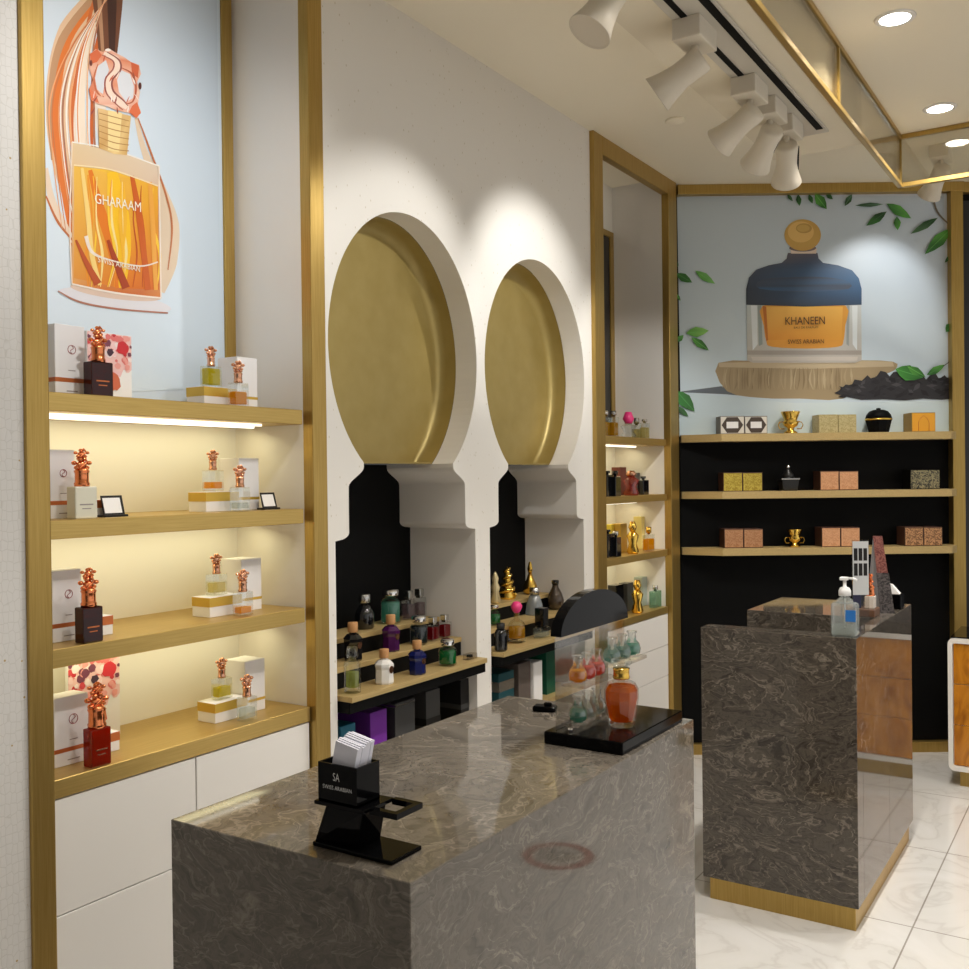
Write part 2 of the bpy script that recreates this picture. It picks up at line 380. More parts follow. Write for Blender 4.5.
struct('wall_left', m, M_WALL)
for i, yc in enumerate(ARCH):
    # white reveal: full depth below the chord, shallow in the round
    for upper in (False, True):
        m = MB()
        for z0, z1 in zip(zs[:-1], zs[1:]):
            if (z1 > ZCH + 1e-6) != upper: continue
            dep = -0.0995 if upper else DN
            for sgn in (-1, 1):
                a, b = yc + sgn * half(z0), yc + sgn * half(z1)
                q(m, [(0, a, z0), (0, b, z1), (dep, b, z1), (dep, a, z0)])
        if not upper: q(m, [(0, yc - 0.42, 0.45), (0, yc + 0.42, 0.45), (DN, yc + 0.42, 0.45), (DN, yc - 0.42, 0.45)])
        bmesh.ops.remove_doubles(m.bm, verts=m.bm.verts, dist=1e-5)
        struct('wall_arch_%s_%d' % ('round' if upper else 'reveal', i + 1), m, M_WHITE)
    m = MB(); m.box(DN - 0.02, DN, yc - 0.45, yc + 0.45, 0.40, ZCH); struct('wall_arch_back_%d' % (i + 1), m, M_BLACK)
    # the gold drum in the round of the arch
    t = thing('gold_roundel', ['large brushed gold roundel recessed in the arch nearest the lit shelves', 'brushed gold roundel recessed in the arch farther from the camera'][i], 'wall panel', (0, yc, CZ), 0, 'gold roundels in the two keyhole arches')
    a0 = math.asin((ZCH - CZ) / RZ); N = 56
    ring = [(math.cos(a0 + (PI - 2 * a0) * k / N) * (RY - 0.001), math.sin(a0 + (PI - 2 * a0) * k / N) * (RZ - 0.001)) for k in range(N + 1)]
    m = MB()
    V = []
    for (xx, rr) in ((-0.10, 1.0), (-0.145, 1.0), (-0.163, 0.99), (-0.176, 0.965), (-0.181, 0.93), (-0.182, 0.9)):
        V.append([m.bm.verts.new((xx, p[0] * rr, p[1] * (rr if p[1] > 0 else rr + (1 - rr) * p[1] / (ZCH - CZ)))) for p in ring])
    for A, B in zip(V[:-1], V[1:]):
        for k in range(N): m._f((A[k], A[k + 1], B[k + 1], B[k]), True)
    m._f(V[-1])
    m.obj('dish', M_DISC, t)
    m = MB(); m.box(-0.182, -0.10, -0.262, 0.262, ZCH - CZ + 0.0005, ZCH - CZ + 0.006); m.obj('sill', M_DISC, t)

# ---- back wall (its own direction) : helper for boxes laid along it
def bbox(m, s0, s1, t0, t1, z0, z1, bev=0.0):
    lo = [Bp(s, t, z0) for s, t in ((s0, t1), (s1, t1), (s1, t0), (s0, t0))]
    hi = [Bp(s, t, z1) for s, t in ((s0, t1), (s1, t1), (s1, t0), (s0, t0))]
    return m.hexa([tuple(p) for p in lo], [tuple(p) for p in hi], bev)
SR = 1.53
m = MB(); bbox(m, -0.2, 3.6, -0.06, 0.0, 0, ZC); struct('wall_back', m, M_BLACK)
m = MB(); bbox(m, -0.02, SR + 0.08, 0.0, 0.06, ZC - 0.055, ZC, 0.003); struct('trim_7', m, M_BRASS)
m = MB(); bbox(m, SR, SR + 0.07, 0.0, 0.06, 0, ZC - 0.055, 0.003); struct('trim_8', m, M_BRASS)
m = MB(); bbox(m, 0.02, SR + 1.6, 0.0, 0.04, 0, 0.06, 0.002); struct('baseboard_back', m, M_BRASS)
m = MB(); bbox(m, SR + 0.07, SR + 1.4, 0.0, 0.02, 0.06, ZC - 0.1); struct('wall_back_right', m, mat('dark_panel', S(22,24,30), 0.35))
m = MB(); bbox(m, SR + 0.05, SR + 1.4, 0.0, 0.05, ZC - 0.06, ZC, 0.003); struct('trim_9', m, M_BRASS)

# ================================================================== CANOPY, SOFFIT TRACK, LIGHTS
CX, CY, CZ0 = 1.222, 5.18, 3.02
t = thing('glass_canopy', 'rectangular ceiling canopy of clear glass panes in slim brass edging', 'ceiling canopy', (CX, CY, ZC))
bars = [((0, -6.0, 0), (0, 0, 0)), ((0, 0, 0), (2.6, 0, 0)), ((0, -6.0, -0.235), (0, 0, -0.235)), ((0, 0, -0.235), (2.6, 0, -0.235))]
def bar(m, a, b, hw=0.011):
    m.box(min(a[0], b[0]) - hw, max(a[0], b[0]) + hw, min(a[1], b[1]) - hw, max(a[1], b[1]) + hw, min(a[2], b[2]) - hw, max(a[2], b[2]) + hw, 0.002, 1)
for a, b in bars:
    m = MB(); a = (a[0], a[1], a[2] - 0.012); b = (b[0], b[1], b[2] - 0.0); bar(m, a, (b[0], b[1], a[2])); m.obj('edge_bar', M_BRASS, t)
for (xx, yy) in ((0, 0), (0, -1.25), (0, -2.5), (1.3, 0)):
    m = MB(); m.box(xx - 0.009, xx + 0.009, yy - 0.009, yy + 0.009, -0.236, -0.024); m.obj('upright', M_BRASS, t)
for (y0, y1) in ((-1.24, -0.01), (-2.49, -1.26), (-6.0, -2.51)):
    m = MB(); m.box(-0.004, 0.004, y0, y1, -0.236, -0.024); m.obj('pane', M_PANE, t)
for (x0, x1) in ((0.01, 1.29), (1.31, 2.6)):
    m = MB(); m.box(x0, x1, -0.004, 0.004, -0.236, -0.024); m.obj('pane', M_PANE, t)

DL = [(1.446, 3.841), (1.443, 4.901), (1.446, 2.75), (1.446, 1.65), (2.9, 4.4), (2.9, 2.75)]
names = {0: 'round recessed downlight nearer the camera in the canopy ceiling', 1: 'round recessed downlight next to the far corner of the canopy'}
dl0 = None
for k, (x, y) in enumerate(DL):
    if k == 0:
        dl0 = thing('downlight', names[0], 'ceiling light', (x, y, ZC), 0, 'recessed ceiling downlights')
        m = MB(); m.lathe([(0.052, -0.001), (0.055, -0.006), (0.068, -0.004), (0.072, 0.0), (0.052, 0.0)], 32); m.obj('ring', M_WHITE, dl0)
        m = MB(); m.lathe([(0.053, -0.0035), (0.0, -0.0035)], 32); m.obj('lens', M_LAMP, dl0)
    elif k == 1:
        dup(dl0, (x, y, ZC), names[1])
    area('downlight_beam', (x, y, ZC - 0.012), (x, y, 0), 0.1, 0.1, 11.8, WARM, math.radians(130), 'DISK')
# sprinkler-like disc near the second niche
t = thing('ceiling_disc', 'small flat round cover plate on the ceiling above the second niche', 'cover plate', (0.393, 4.354, ZC))
m = MB(); m.lathe([(0.045, 0.0), (0.045, -0.006), (0.038, -0.010), (0.0, -0.010)], 28); m.obj('plate', M_CEIL, t)

# track in the soffit
t = thing('lighting_track', 'grey ceiling lighting track with two black slots in the soffit', 'lighting track', (1.06, 2.2, 3.0))
m = MB(); m.box(-0.075, 0.075, -3.6, 1.95, -0.012, -0.001, 0.002); m.obj('track_body', mat('track_grey', S(196,190,178), 0.4), t)
m = MB(); m.box(0.04, 0.066, -3.6, 1.89, -0.015, -0.011); m.obj('slot', M_BLACK, t)
m = MB(); m.box(-0.045, -0.025, -3.6, 1.70, -0.015, -0.011); m.obj('slot', M_BLACK, t)

def spotlight(label, loc, tgt, power, ang=38, mount=True):
    """track head: adapter box, stem and a waisted round head with a black control slot, aimed at tgt"""
    t = thing('track_spotlight', label, 'spotlight', loc, 0, 'white track spotlights')
    if mount:
        m = MB(); m.box(-0.045, 0.045, -0.075, 0.075, -0.065, 0.0, 0.004); m.obj('adapter', M_SPOT, t)
    m = MB(); m.lathe([(0.012, -0.12), (0.012, -0.05)], 12); m.obj('stem', M_SPOT, t)
    dirv = (Vector(tgt) - (Vector(loc) + Vector((0, 0, -0.12)))).normalized()
    Q = dirv.to_track_quat('-Z', 'Y').to_matrix().to_4x4()
    T = Matrix.Translation((0, 0, -0.12)) @ Q
    m = MB(); m.lathe([(0.0, 0.03), (0.038, 0.03), (0.043, 0.018), (0.040, -0.02), (0.040, -0.055), (0.048, -0.10), (0.060, -0.140), (0.059, -0.142), (0.055, -0.138)], 28)
    bmesh.ops.transform(m.bm, matrix=T, verts=m.bm.verts); h = m.obj('head', M_SPOT, t)
    m = MB(); m.lathe([(0.0555, -0.136), (0.0, -0.136)], 28); bmesh.ops.transform(m.bm, matrix=T, verts=m.bm.verts); m.obj('lens', M_LAMP, h)
    m = MB(); m.box(0.036, 0.046, -0.006, 0.006, -0.085, 0.015); bmesh.ops.transform(m.bm, matrix=T, verts=m.bm.verts); m.obj('slot', M_BLACK, h)
    p = Vector(loc) + T @ Vector((0, 0, -0.146))
    spot('spot_beam', p, tgt, power, ang, 0.6, COOL)
    return t
spotlight('big bright-lensed track spotlight at the top centre, cut by the frame', (1.03, 2.36, 2.988), (0.25, 1.45, 0.9), 22, 60)
spotlight('track spotlight hanging from the soffit nearest to the camera', (1.03, 2.93, 2.988), (0.0, 2.76, 2.22), 23, 66)
spotlight('second track spotlight along the soffit, between two others', (1.03, 3.46, 2.988), (0.0, 3.66, 2.3), 36, 66)
spotlight('track spotlight whose head hides behind the second one', (1.03, 3.70, 2.988), (0.0, 4.7, 1.9), 34, 56)
spotlight('last track spotlight at the far end of the soffit', (1.03, 3.92, 2.988), tuple(Bp(0.55, 0, 1.3)), 10, 60)
spot('spot_beam', (1.0, 1.55, 2.86), (-0.3, 1.82, 2.3), 41, 76, 0.9, COOL)      # lamp of the same track before the picture's edge
spot('spot_beam', (0.9, 1.14, 2.86), (0.0, 1.25, 0.9), 8, 80, 0.9, COOL)  # added lamp out of view, only there to brighten the wallpaper
spotlight('lone white spotlight behind the canopy glass facing the back poster', (1.36, 5.50, ZC), tuple(PB(872, 310)), 10, 76)

# ================================================================== POSTERS
def printed(name, plane, layers, parent):
    """flat print: each layer (polygon in the photo's frame, colour or per-corner colours) laid on the sheet"""
    bm = bmesh.new(); cl = bm.loops.layers.float_color.new('ink'); k = 0
    for poly, col in layers:
        vs = [bm.verts.new(plane(u, v, 0.00006 * k + 0.0004)) for u, v in poly]
        if isinstance(poly, Strip):
            n_ = len(vs); h_ = n_ // 2
            fs = [bm.faces.new((vs[i], vs[i + 1], vs[n_ - 2 - i], vs[n_ - 1 - i])) for i in range(h_ - 1)]
        else:
            fs = []
            for tri in tessellate_polygon([[Vector((u, v, 0)) for u, v in poly]]):
                try: fs.append(bm.faces.new([vs[i] for i in tri]))
                except ValueError: pass
        for fc in fs:
            for lp in fc.loops:
                i = vs.index(lp.vert)
                lp[cl] = S(*(col[i % len(col)] if isinstance(col, list) else col))
        k += 1
    me = bpy.data.meshes.new(name); bm.to_mesh(me); bm.free(); me.materials.append(M_PRINT)
    o = bpy.data.objects.new(name, me); COL.objects.link(o)
    if parent is not None:
        o.parent = parent; o.matrix_parent_inverse = parent.matrix_basis.inverted() if False else Matrix.Identity(4)
        inv = parent_matrix(parent).inverted()
        me.transform(inv)
    return o
def parent_matrix(p):
    M = Matrix.Translation(p.location) @ p.rotation_euler.to_matrix().to_4x4()
    return parent_matrix(p.parent) @ M if p.parent else M
def text_mesh(txt):
    cu = bpy.data.curves.new('t', 'FONT'); cu.body = txt; cu.extrude = 0.0; cu.resolution_u = 3
    ob = bpy.data.objects.new('t', cu); COL.objects.link(ob)
    dg = bpy.context.evaluated_depsgraph_get(); me = bpy.data.meshes.new_from_object(ob.evaluated_get(dg))
    bpy.data.objects.remove(ob); bpy.data.curves.remove(cu); return me
def lettering(txt, a, b, height, up, material, parent, name='lettering', bold=0.0):
    """text from world point a to b (baseline), cap height in metres"""
    me = text_mesh(txt); xs = [v.co.x for v in me.vertices]; ys = [v.co.y for v in me.vertices]
    a, b, up = Vector(a), Vector(b), Vector(up).normalized()
    x0, x1, y1 = min(xs), max(xs), max(ys)
    for v in me.vertices:
        p = a + (b - a) * ((v.co.x - x0) / (x1 - x0)) + up * (v.co.y / y1 * height); v.co = p
    me.materials.append(material); o = bpy.data.objects.new(name, me); COL.objects.link(o)
    if parent is not None:
        me.transform(parent_matrix(parent).inverted()); o.parent = parent
    return o
class Strip(list): pass
def smooth_poly(pts, n=4):                   # closed Catmull-Rom
    out = []; N = len(pts)
    for i in range(N):
        p0, p1, p2, p3 = [Vector((*pts[(i + k) % N], 0)) for k in (-1, 0, 1, 2)]
        for j in range(n):
            t = j / n
            c = 0.5 * ((2 * p1) + (p2 - p0) * t + (2 * p0 - 5 * p1 + 4 * p2 - p3) * t * t + (3 * p1 - p0 - 3 * p2 + p3) * t ** 3)
            out.append((c.x, c.y))
    return out
def curve(pts, n=8):                         # open Catmull-Rom
    out = []; N = len(pts)
    for i in range(N - 1):
        p0 = Vector((*pts[max(i - 1, 0)], 0)); p1 = Vector((*pts[i], 0)); p2 = Vector((*pts[i + 1], 0)); p3 = Vector((*pts[min(i + 2, N - 1)], 0))
        for j in range(n):
            t = j / n
            c = 0.5 * ((2 * p1) + (p2 - p0) * t + (2 * p0 - 5 * p1 + 4 * p2 - p3) * t * t + (3 * p1 - p0 - 3 * p2 + p3) * t ** 3)
            out.append((c.x, c.y))
    out.append(tuple(pts[-1])); return out
def stroke(pts, wd, n=8):
    c = curve(pts, n); N = len(c); L, Rr = [], []
    for i, (x, y) in enumerate(c):
        a = c[max(i - 1, 0)]; b = c[min(i + 1, N - 1)]
        dx, dy = b[0] - a[0], b[1] - a[1]; l = math.hypot(dx, dy) or 1
        f_ = i / (N - 1) * (len(wd) - 1); k = min(int(f_), len(wd) - 2); ww = wd[k] + (wd[k + 1] - wd[k]) * (f_ - k)
        L.append((x - dy / l * ww / 2, y + dx / l * ww / 2)); Rr.append((x + dy / l * ww / 2, y - dx / l * ww / 2))
    return Strip(L + Rr[::-1])
def ell(cx, cy, rx, ry, n=28, rot=0.0):
    return [(cx + rx * math.cos(2*PI*i/n) * math.cos(rot) - ry * math.sin(2*PI*i/n) * math.sin(rot), cy + rx * math.cos(2*PI*i/n) * math.sin(rot) + ry * math.sin(2*PI*i/n) * math.cos(rot)) for i in range(n)]

# --- poster with the tall amber bottle, in the lit niche
XP = -0.305
t = thing('advertising_poster', 'tall advertising poster of an amber perfume bottle with swirling orange ribbons', 'poster', (DN, 1.82, 2.5))
m = MB(); m.box(0.0, 0.014, -0.419, 0.412, -0.682, 0.745); m.obj('sheet', mat('poster_paper', S(212,226,240), 0.5), t)
pl = lambda u, v, o: P(u, v, 0, XP + o)
Lr = []
bg = (200, 212, 230)
def C_(*a): return a
Lr.append(([(20, -70), (216, -62), (222, 388), (20, 396)], [(222,232,242), (198,212,228), (212,228,242), (222,234,244)]))
Lr += [(stroke([(110,-20), (72, 30), (58, 90), (60, 150), (78, 210), (86, 270)], [10, 26, 24, 20, 24, 30]), (232,196,160)),
       (stroke([(112,-10), (88, 40), (78, 100), (84, 170), (98, 260)], [6, 12, 14, 12, 16]), (244,226,206)),
       (stroke([(108,-10), (68, 40), (55, 110), (66, 190), (82, 262)], [4, 8, 12, 10, 14]), (226,122,52)),
       (stroke([(100,-10), (62, 40), (50, 100), (52, 160)], [6, 8, 5, 2]), (196,150,112)),
       (stroke([(116,-10), (104, 50), (100, 110), (104, 150)], [8, 14, 12, 4]), (240,228,214)),
       (stroke([(112,-10), (96, 50), (92, 120), (92, 150)], [2, 4, 4, 2]), (206,100,40)),
       (stroke([(96,-8), (82, 50), (72, 110), (74, 160), (84, 220)], [3, 4, 4, 4, 5]), (210,110,56)),
       (stroke([(106,-25), (108, 10), (108, 60)], [38, 28, 16]), (118,74,52)),
       (stroke([(112,-25), (112, 10), (112, 58)], [10, 9, 5]), (70,42,34)),
       (stroke([(98,-25), (100, 10), (103, 55)], [5, 4, 3]), (186,140,106)),
       (stroke([(46,168), (52, 200), (66, 228), (78, 250)], [4, 7, 6, 3]), (236,214,192)),
       (stroke([(46,196), (58, 222), (76, 244)], [1.5, 2.5, 1.5]), (206,120,70)),
       (stroke([(136,118), (144, 150), (160, 190), (170, 225), (166, 262), (156, 290)], [3, 6, 12, 18, 22, 18]), (226,204,178)),
       (stroke([(138,118), (150, 150), (166, 195), (172, 228), (168, 270)], [1, 2, 2, 2, 1]), (196,120,74))]
# foot of the bottle
Lr += [(ell(115, 300, 57, 9, 30, 0.16), (228,226,232)), (stroke([(58, 291), (80, 302), (118, 309), (168, 313)], [1.2, 2, 2, 1.5]), (178,120,100)),
       (ell(116, 292, 46, 7, 30, 0.13), (226,200,182))]
body = [(72, 142), (100, 148), (128, 154), (159, 166), (161, 297), (140, 297), (100, 291), (72, 284)]
Lr += [(body, [(226,200,160), (236,206,170), (236,210,180), (226,206,184), (222,140,70), (206,110,50), (214,120,44), (226,160,90)]),
       ([(74, 166), (110, 170), (158, 186), (159, 290), (120, 288), (74, 278)], [(240,190,80), (246,196,60), (240,176,50), (214,104,36), (226,124,30), (226,150,60)]),
       (stroke([(90,170), (102, 215), (112, 250), (118, 288)], [4, 10, 9, 5]), (228,124,30)),
       (stroke([(112,172), (120, 215), (124, 250), (122, 288)], [10, 18, 14, 6]), (250,196,36)),
       (stroke([(132,176), (140, 220), (144, 255), (148, 290)], [4, 7, 6, 6]), (206,96,30)),
       (stroke([(82,168), (88, 215), (92, 255), (100, 285)], [3, 5, 5, 4]), (248,214,130)),
       (stroke([(150,182), (153, 230), (156, 290)], [4, 5, 4]), (240,170,70)),
       (stroke([(108,240), (116, 262), (126, 288)], [3, 6, 8]), (172,66,28)),
       (stroke([(76,240), (86, 262), (98, 284)], [2, 5, 8]), (190,84,40)),
       (stroke([(86,236), (92, 252), (110, 260), (140, 266), (158, 262)], [4, 3, 1.4, 1.4, 1.4]), (240,226,214))]
Lr += [(stroke([(72,142), (110,149), (159,166)], [1.4, 1.4, 1.4]), (250,244,236)), (stroke([(72,142), (70, 220), (72,284)], [1.2, 1.4, 1.2]), (246,226,206)),
       (stroke([(159,166), (160, 230), (161,297)], [1.4, 1.6, 1.4]), (246,230,214)), (stroke([(72,284), (116,293), (161,298)], [1.6, 2, 1.6]), (250,238,226)),
       (stroke([(74,165), (112,170), (158,186)], [1.2, 1.2, 1.2]), (250,232,190))]
# neck and ornate stopper
Lr += [([(98, 108), (131, 116), (127, 155), (114, 154), (99, 148)], [(232,196,140), (222,184,122), (214,168,100), (244,214,150), (206,160,96)]),
       ([(108, 110), (122, 113), (119, 152), (108, 150)], (244,220,158))]
for k in range(6): Lr.append((stroke([(99, 113 + 6 * k), (114, 117 + 6.4 * k), (129, 121 + 6 * k)], [0.9, 0.9, 0.9]), (186,136,74)))
Lr += [([(90, 54), (96, 49), (103, 52), (108, 48), (118, 54), (124, 57), (131, 62), (139, 65), (141, 74), (137, 82), (140, 92), (138, 104), (141, 112), (137, 118), (130, 113), (124, 112), (116, 110), (106, 106), (98, 104), (91, 100), (89, 90), (93, 80), (89, 68)], [(232,150,116), (240,190,166), (236,170,140), (244,206,186), (238,180,156), (240,196,172), (226,132,96)]),
       ([(98, 66), (106, 60), (109, 70), (105, 82), (103, 94), (97, 90), (95, 78)], (222,224,230)),
       ([(121, 70), (130, 74), (134, 86), (133, 98), (126, 102), (119, 92), (117, 80)], (226,228,234)),
       ([(90, 54), (97, 49), (102, 55), (97, 62), (91, 64)], (222,112,72)), ([(131, 62), (139, 66), (138, 78), (132, 74)], (214,104,68)), ([(137, 102), (141, 113), (136, 118), (129, 112), (132, 106)], (226,116,76)), ([(89, 88), (96, 94), (99, 103), (91, 100)], (230,126,88)),
       (stroke([(104, 53), (116, 60), (117, 70), (109, 80), (110, 92), (120, 102), (127, 108)], [3, 7, 7.5, 7, 7, 7, 4]), (250,226,208)),
       (stroke([(107, 52), (119, 60), (120.5, 70), (112.5, 80), (113.5, 91), (123, 100), (128, 106)], [0.8, 1.6, 1.8, 1.8, 1.8, 1.4, 0.6]), (150,80,72)),
       (stroke([(102, 55), (113, 61), (113, 69), (105.5, 79), (106.5, 93), (116, 104), (123, 110)], [0.6, 1.3, 1.4, 1.6, 1.4, 1.3, 0.6]), (168,92,80)),
       (stroke([(98, 64), (94, 78), (97, 92), (104, 97)], [0.8, 1.6, 1.8, 0.8]), (204,112,76)), (stroke([(122, 68), (132, 74), (136, 88), (133, 101), (126, 104)], [0.8, 1.8, 2, 1.6, 0.8]), (190,96,66)),
       (ell(140, 86, 1.6, 3.6), (96,50,44)), (ell(91, 63, 1.4, 3), (120,66,56)), (ell(108, 50, 3, 1.4), (250,240,232))]
rp_ = random.Random(11)
for k in range(16):                          # fine glassy streaks in the ribbons and the liquid
    a = rp_.uniform(0, 1); x0 = 50 + 44 * a
    Lr.insert(14, (stroke([(112 - 6 * a, -6), (x0 + 22 * (1 - a), 44), (x0, 100), (x0 + 3, 160), (x0 + 12 + 8 * a, 230)], [0.6, rp_.uniform(0.6, 1.8), rp_.uniform(0.6, 2.4), 1.2, 0.6]), rp_.choice([(250,240,228), (244,214,180), (206,120,70), (236,170,120), (252,248,244), (180,120,90)])))
for k in range(14):
    x0 = rp_.uniform(78, 154); y0 = 172 + (x0 - 74) * 0.2
    Lr.insert(len(Lr) - 34, (stroke([(x0, y0), (x0 + rp_.uniform(-2, 6), 220), (x0 + rp_.uniform(-2, 8), 254), (x0 + rp_.uniform(-4, 4), 287)], [0.6, rp_.uniform(1, 4), rp_.uniform(1, 3), 0.6]), rp_.choice([(252,206,60), (238,150,40), (214,110,34), (250,226,150), (196,84,30), (246,186,50)])))
for k in range(16):                          # chased highlights on the stopper
    x0, y0 = rp_.uniform(94, 138), rp_.uniform(54, 110); a = rp_.uniform(-1, 1)
    Lr.append((stroke([(x0, y0), (x0 + 3 * a, y0 + 4), (x0 + 5 * a, y0 + 7)], [0.3, rp_.uniform(0.8, 1.8), 0.3], 4), rp_.choice([(252,236,226), (206,100,70), (244,190,160), (160,80,70), (255,246,240)])))
o = printed('artwork', pl, Lr, t)
M_POSTERTXT = mat('poster_white_ink', S(250,244,226), 0.5)
ZO = XP + 0.00006 * (len(Lr) + 6)
lettering('GHARAAM', P(95, 203, 0, ZO), P(141, 212, 0, ZO), 0.028, (0, 0, 1), M_POSTERTXT, t)
lettering('SWISS ARABIAN', P(98, 262, 0, ZO), P(140, 272, 0, ZO), 0.016, (0, 0, 1), M_POSTERTXT, t)
m = MB(); m.box(0.0, 0.022, 0.4125, 0.455, -0.682, 0.745, 0.002); m.obj('frame_post', M_BRASS, t)
# dark poster in the second niche (only its edge is seen)
t = thing('framed_poster', 'dark poster edge with brass frame inside the second niche', 'poster', (DN, 4.76, 2.4))
m = MB(); m.box(0.0, 0.012, -0.39, 0.34, -0.60, 0.55); m.obj('sheet', mat('dark_poster', S(40,38,38), 0.4), t)
m = MB(); m.box(0.0, 0.02, 0.34, 0.385, -0.60, 0.585, 0.002); m.box(0.0, 0.02, -0.39, 0.339, 0.551, 0.585, 0.002); m.obj('frame', M_BRASS, t)

# --- poster on the back wall
zt, zb = ZC - 0.055, 1.80
t = thing('advertising_poster', 'wide poster of a domed dark-capped perfume bottle on a wood slab with leaves', 'poster', tuple(Bp(0, 0, 0)), BANG)
m = MB(); m.box(0.0, SR, -0.012, -0.001, zb, zt); m.obj('sheet', mat('poster_paper_b', S(206,213,224), 0.5), t)
pb = lambda u, v, o: PB(u, v, 0.0125 + o)
zz = lambda x, y: (670 + x / 3.241, 190 + y / 3.241)
def Z(*pts): return [zz(*p) for p in pts]
Lr = [([(677, 197), (944, 196), (949, 432), (681, 436)], [(192,204,212), (196,208,222), (212,228,240), (204,220,230)]),
      (Z((20,655), (400,690), (920,682), (930,800), (20,800)), [(196,214,222), (214,228,234), (206,222,228), (204,222,226), (208,226,232)]),
      (Z((20,655), (165,636), (300,650), (330,676), (180,662)), (96,104,112)),
      (smooth_poly(Z((157,560), (350,556), (560,552), (722,556), (726,585), (660,610), (560,676), (420,676), (300,674), (185,652)), 3), (166,146,112)),
      (Z((157,560), (350,556), (560,552), (722,556), (726,572), (440,580), (160,574)), (196,178,146))]
for k in range(46):
    x = 180 + k * 9 + random.uniform(-4, 4); y1 = 655 - max(0, (200 - x)) * 0.3 - max(0, x - 540) * 0.5
    if y1 < 590: y1 = 590
    c = random.choice([(150,130,98), (178,158,124), (144,124,92), (172,152,118), (188,170,136)])
    Lr.append((stroke(Z((x, 576), (x + random.uniform(-8, 4), (574 + y1) / 2), (x + random.uniform(-8, 4), y1 - 8)), [0.4, random.uniform(1.0, 3.2), 0.4], 3), c))
# glass body
Lr += [(Z((248,370), (620,370), (621,552), (600,560), (270,560), (250,552)), [(196,206,206), (206,212,212), (190,184,176), (196,190,180), (196,188,178), (186,180,170)]),
       (Z((262,374), (282,374), (284,500), (268,520)), (226,232,234)), (Z((590,374), (608,374), (606,520), (592,500)), (228,234,236)),
       (Z((284,374), (296,374), (300,500), (288,506)), (150,160,156)), (Z((572,374), (582,374), (580,506), (572,500)), (160,166,162)),
       (Z((250,520), (621,520), (621,534), (250,534)), (168,160,152)), (Z((262,540), (610,540), (606,553), (268,553)), (206,198,188)),
       (smooth_poly(Z((300,375), (440,374), (570,375), (568,440), (562,490), (545,508), (440,514), (330,508), (312,490), (304,440)), 3), (230,160,60)),
       (Z((312,378), (560,378), (556,486), (316,486)), [(244,190,92), (242,186,84), (234,164,58), (226,150,50)]),
       (Z((300,375), (312,378), (318,486), (312,490)), (196,112,34))]
dome = [(247,372), (247,320), (256,284), (280,258), (320,244), (362,236), (378,222), (382,204), (478,204), (482,222), (496,236), (545,244), (590,260), (612,286), (621,320), (621,372), (440,378)]
Lr += [(Z(*dome), [(52,58,70), (56,64,78), (64,74,92), (68,78,96), (72,80,98), (80,84,100), (86,86,98), (96,90,98), (92,90,104), (76,86,108), (66,84,112), (62,90,124), (60,98,138), (58,100,142), (54,92,132), (50,74,102), (44,50,62)]),
       (smooth_poly(Z((300,290), (420,280), (560,290), (580,320), (440,330), (290,320)), 3), [(66,76,94), (70,80,98), (64,92,126), (60,96,132)]),
       (Z((390,190), (476,190), (474,206), (392,206)), (226,206,190)), (ell(*zz(430, 188), 13.4, 3.6), (120,104,104)),
       (ell(*zz(430, 146), 18.3, 15.8), (206,164,86)), (ell(*zz(424, 136), 13, 10.5), (226,188,112)), (ell(*zz(434, 124), 8, 5), (190,150,78)), (ell(*zz(432, 124), 6.4, 3.6), (206,168,92))]
# charcoal heap
heap = [(532,658), (548,650), (570,630), (588,634), (598,614), (622,618), (640,600), (650,610), (668,606), (682,586), (700,590), (712,604), (724,590), (744,588), (752,602), (776,598), (790,610), (802,596), (820,600), (830,614), (850,594), (862,596), (872,612), (890,600), (902,612), (924,610), (928,676), (880,680), (820,676), (760,682), (690,678), (620,680), (580,672)]
Lr.append((Z(*heap), (44,42,46)))
for k in range(60):
    x, y = random.uniform(560, 912), random.uniform(608, 668)
    if x < 640: y = max(y, 660 - (x - 540) * 0.5)
    a = random.uniform(-0.9, 0.9); ll = random.uniform(16, 44); ww = random.uniform(5, 13)
    c = random.choice([(30,28,32), (58,56,60), (48,46,50), (24,22,26), (72,70,74), (36,34,38)])
    ca, sa = math.cos(a), math.sin(a)
    Lr.append((Z((x - ll/2*ca, y - ll/2*sa), (x - ww*sa, y + ww*ca*0.6), (x + ll/2*ca, y + ll/2*sa), (x + ww*sa*0.6, y - ww*ca*0.6)), c))
def leaf(bx_, by_, tx, ty, wd, c1, c2):
    dx, dy = tx - bx_, ty - by_; nx, ny = -dy, dx; l = math.hypot(dx, dy); nx, ny = nx / l * wd, ny / l * wd
    A = (bx_, by_); T = (tx, ty); l1 = [(bx_ + dx * f_ + nx * g, by_ + dy * f_ + ny * g) for f_, g in ((0.2, 0.6), (0.45, 1.0), (0.75, 0.62))]
    l2 = [(bx_ + dx * f_ - nx * g, by_ + dy * f_ - ny * g) for f_, g in ((0.75, 0.62), (0.45, 1.0), (0.2, 0.6))]
    Lr.append((Z(A, *l1, T, *l2), [c1, c1, c1, c2, c2, c2, c2, c1])); Lr.append((stroke(Z(A, ((bx_+tx)/2, (by_+ty)/2), T), [0.5, 0.6, 0.2], 2), tuple(min(255, v + 30) for v in c1)))
g1, g2, g3 = (46,110,40), (86,160,62), (30,74,34)
for a in ((838,14,870,100,0,g1,g1),):
    Lr.append((stroke(Z((850,10), (866,70), (905,112)), [1.6, 2.0, 1.4], 5), (120,112,100)))
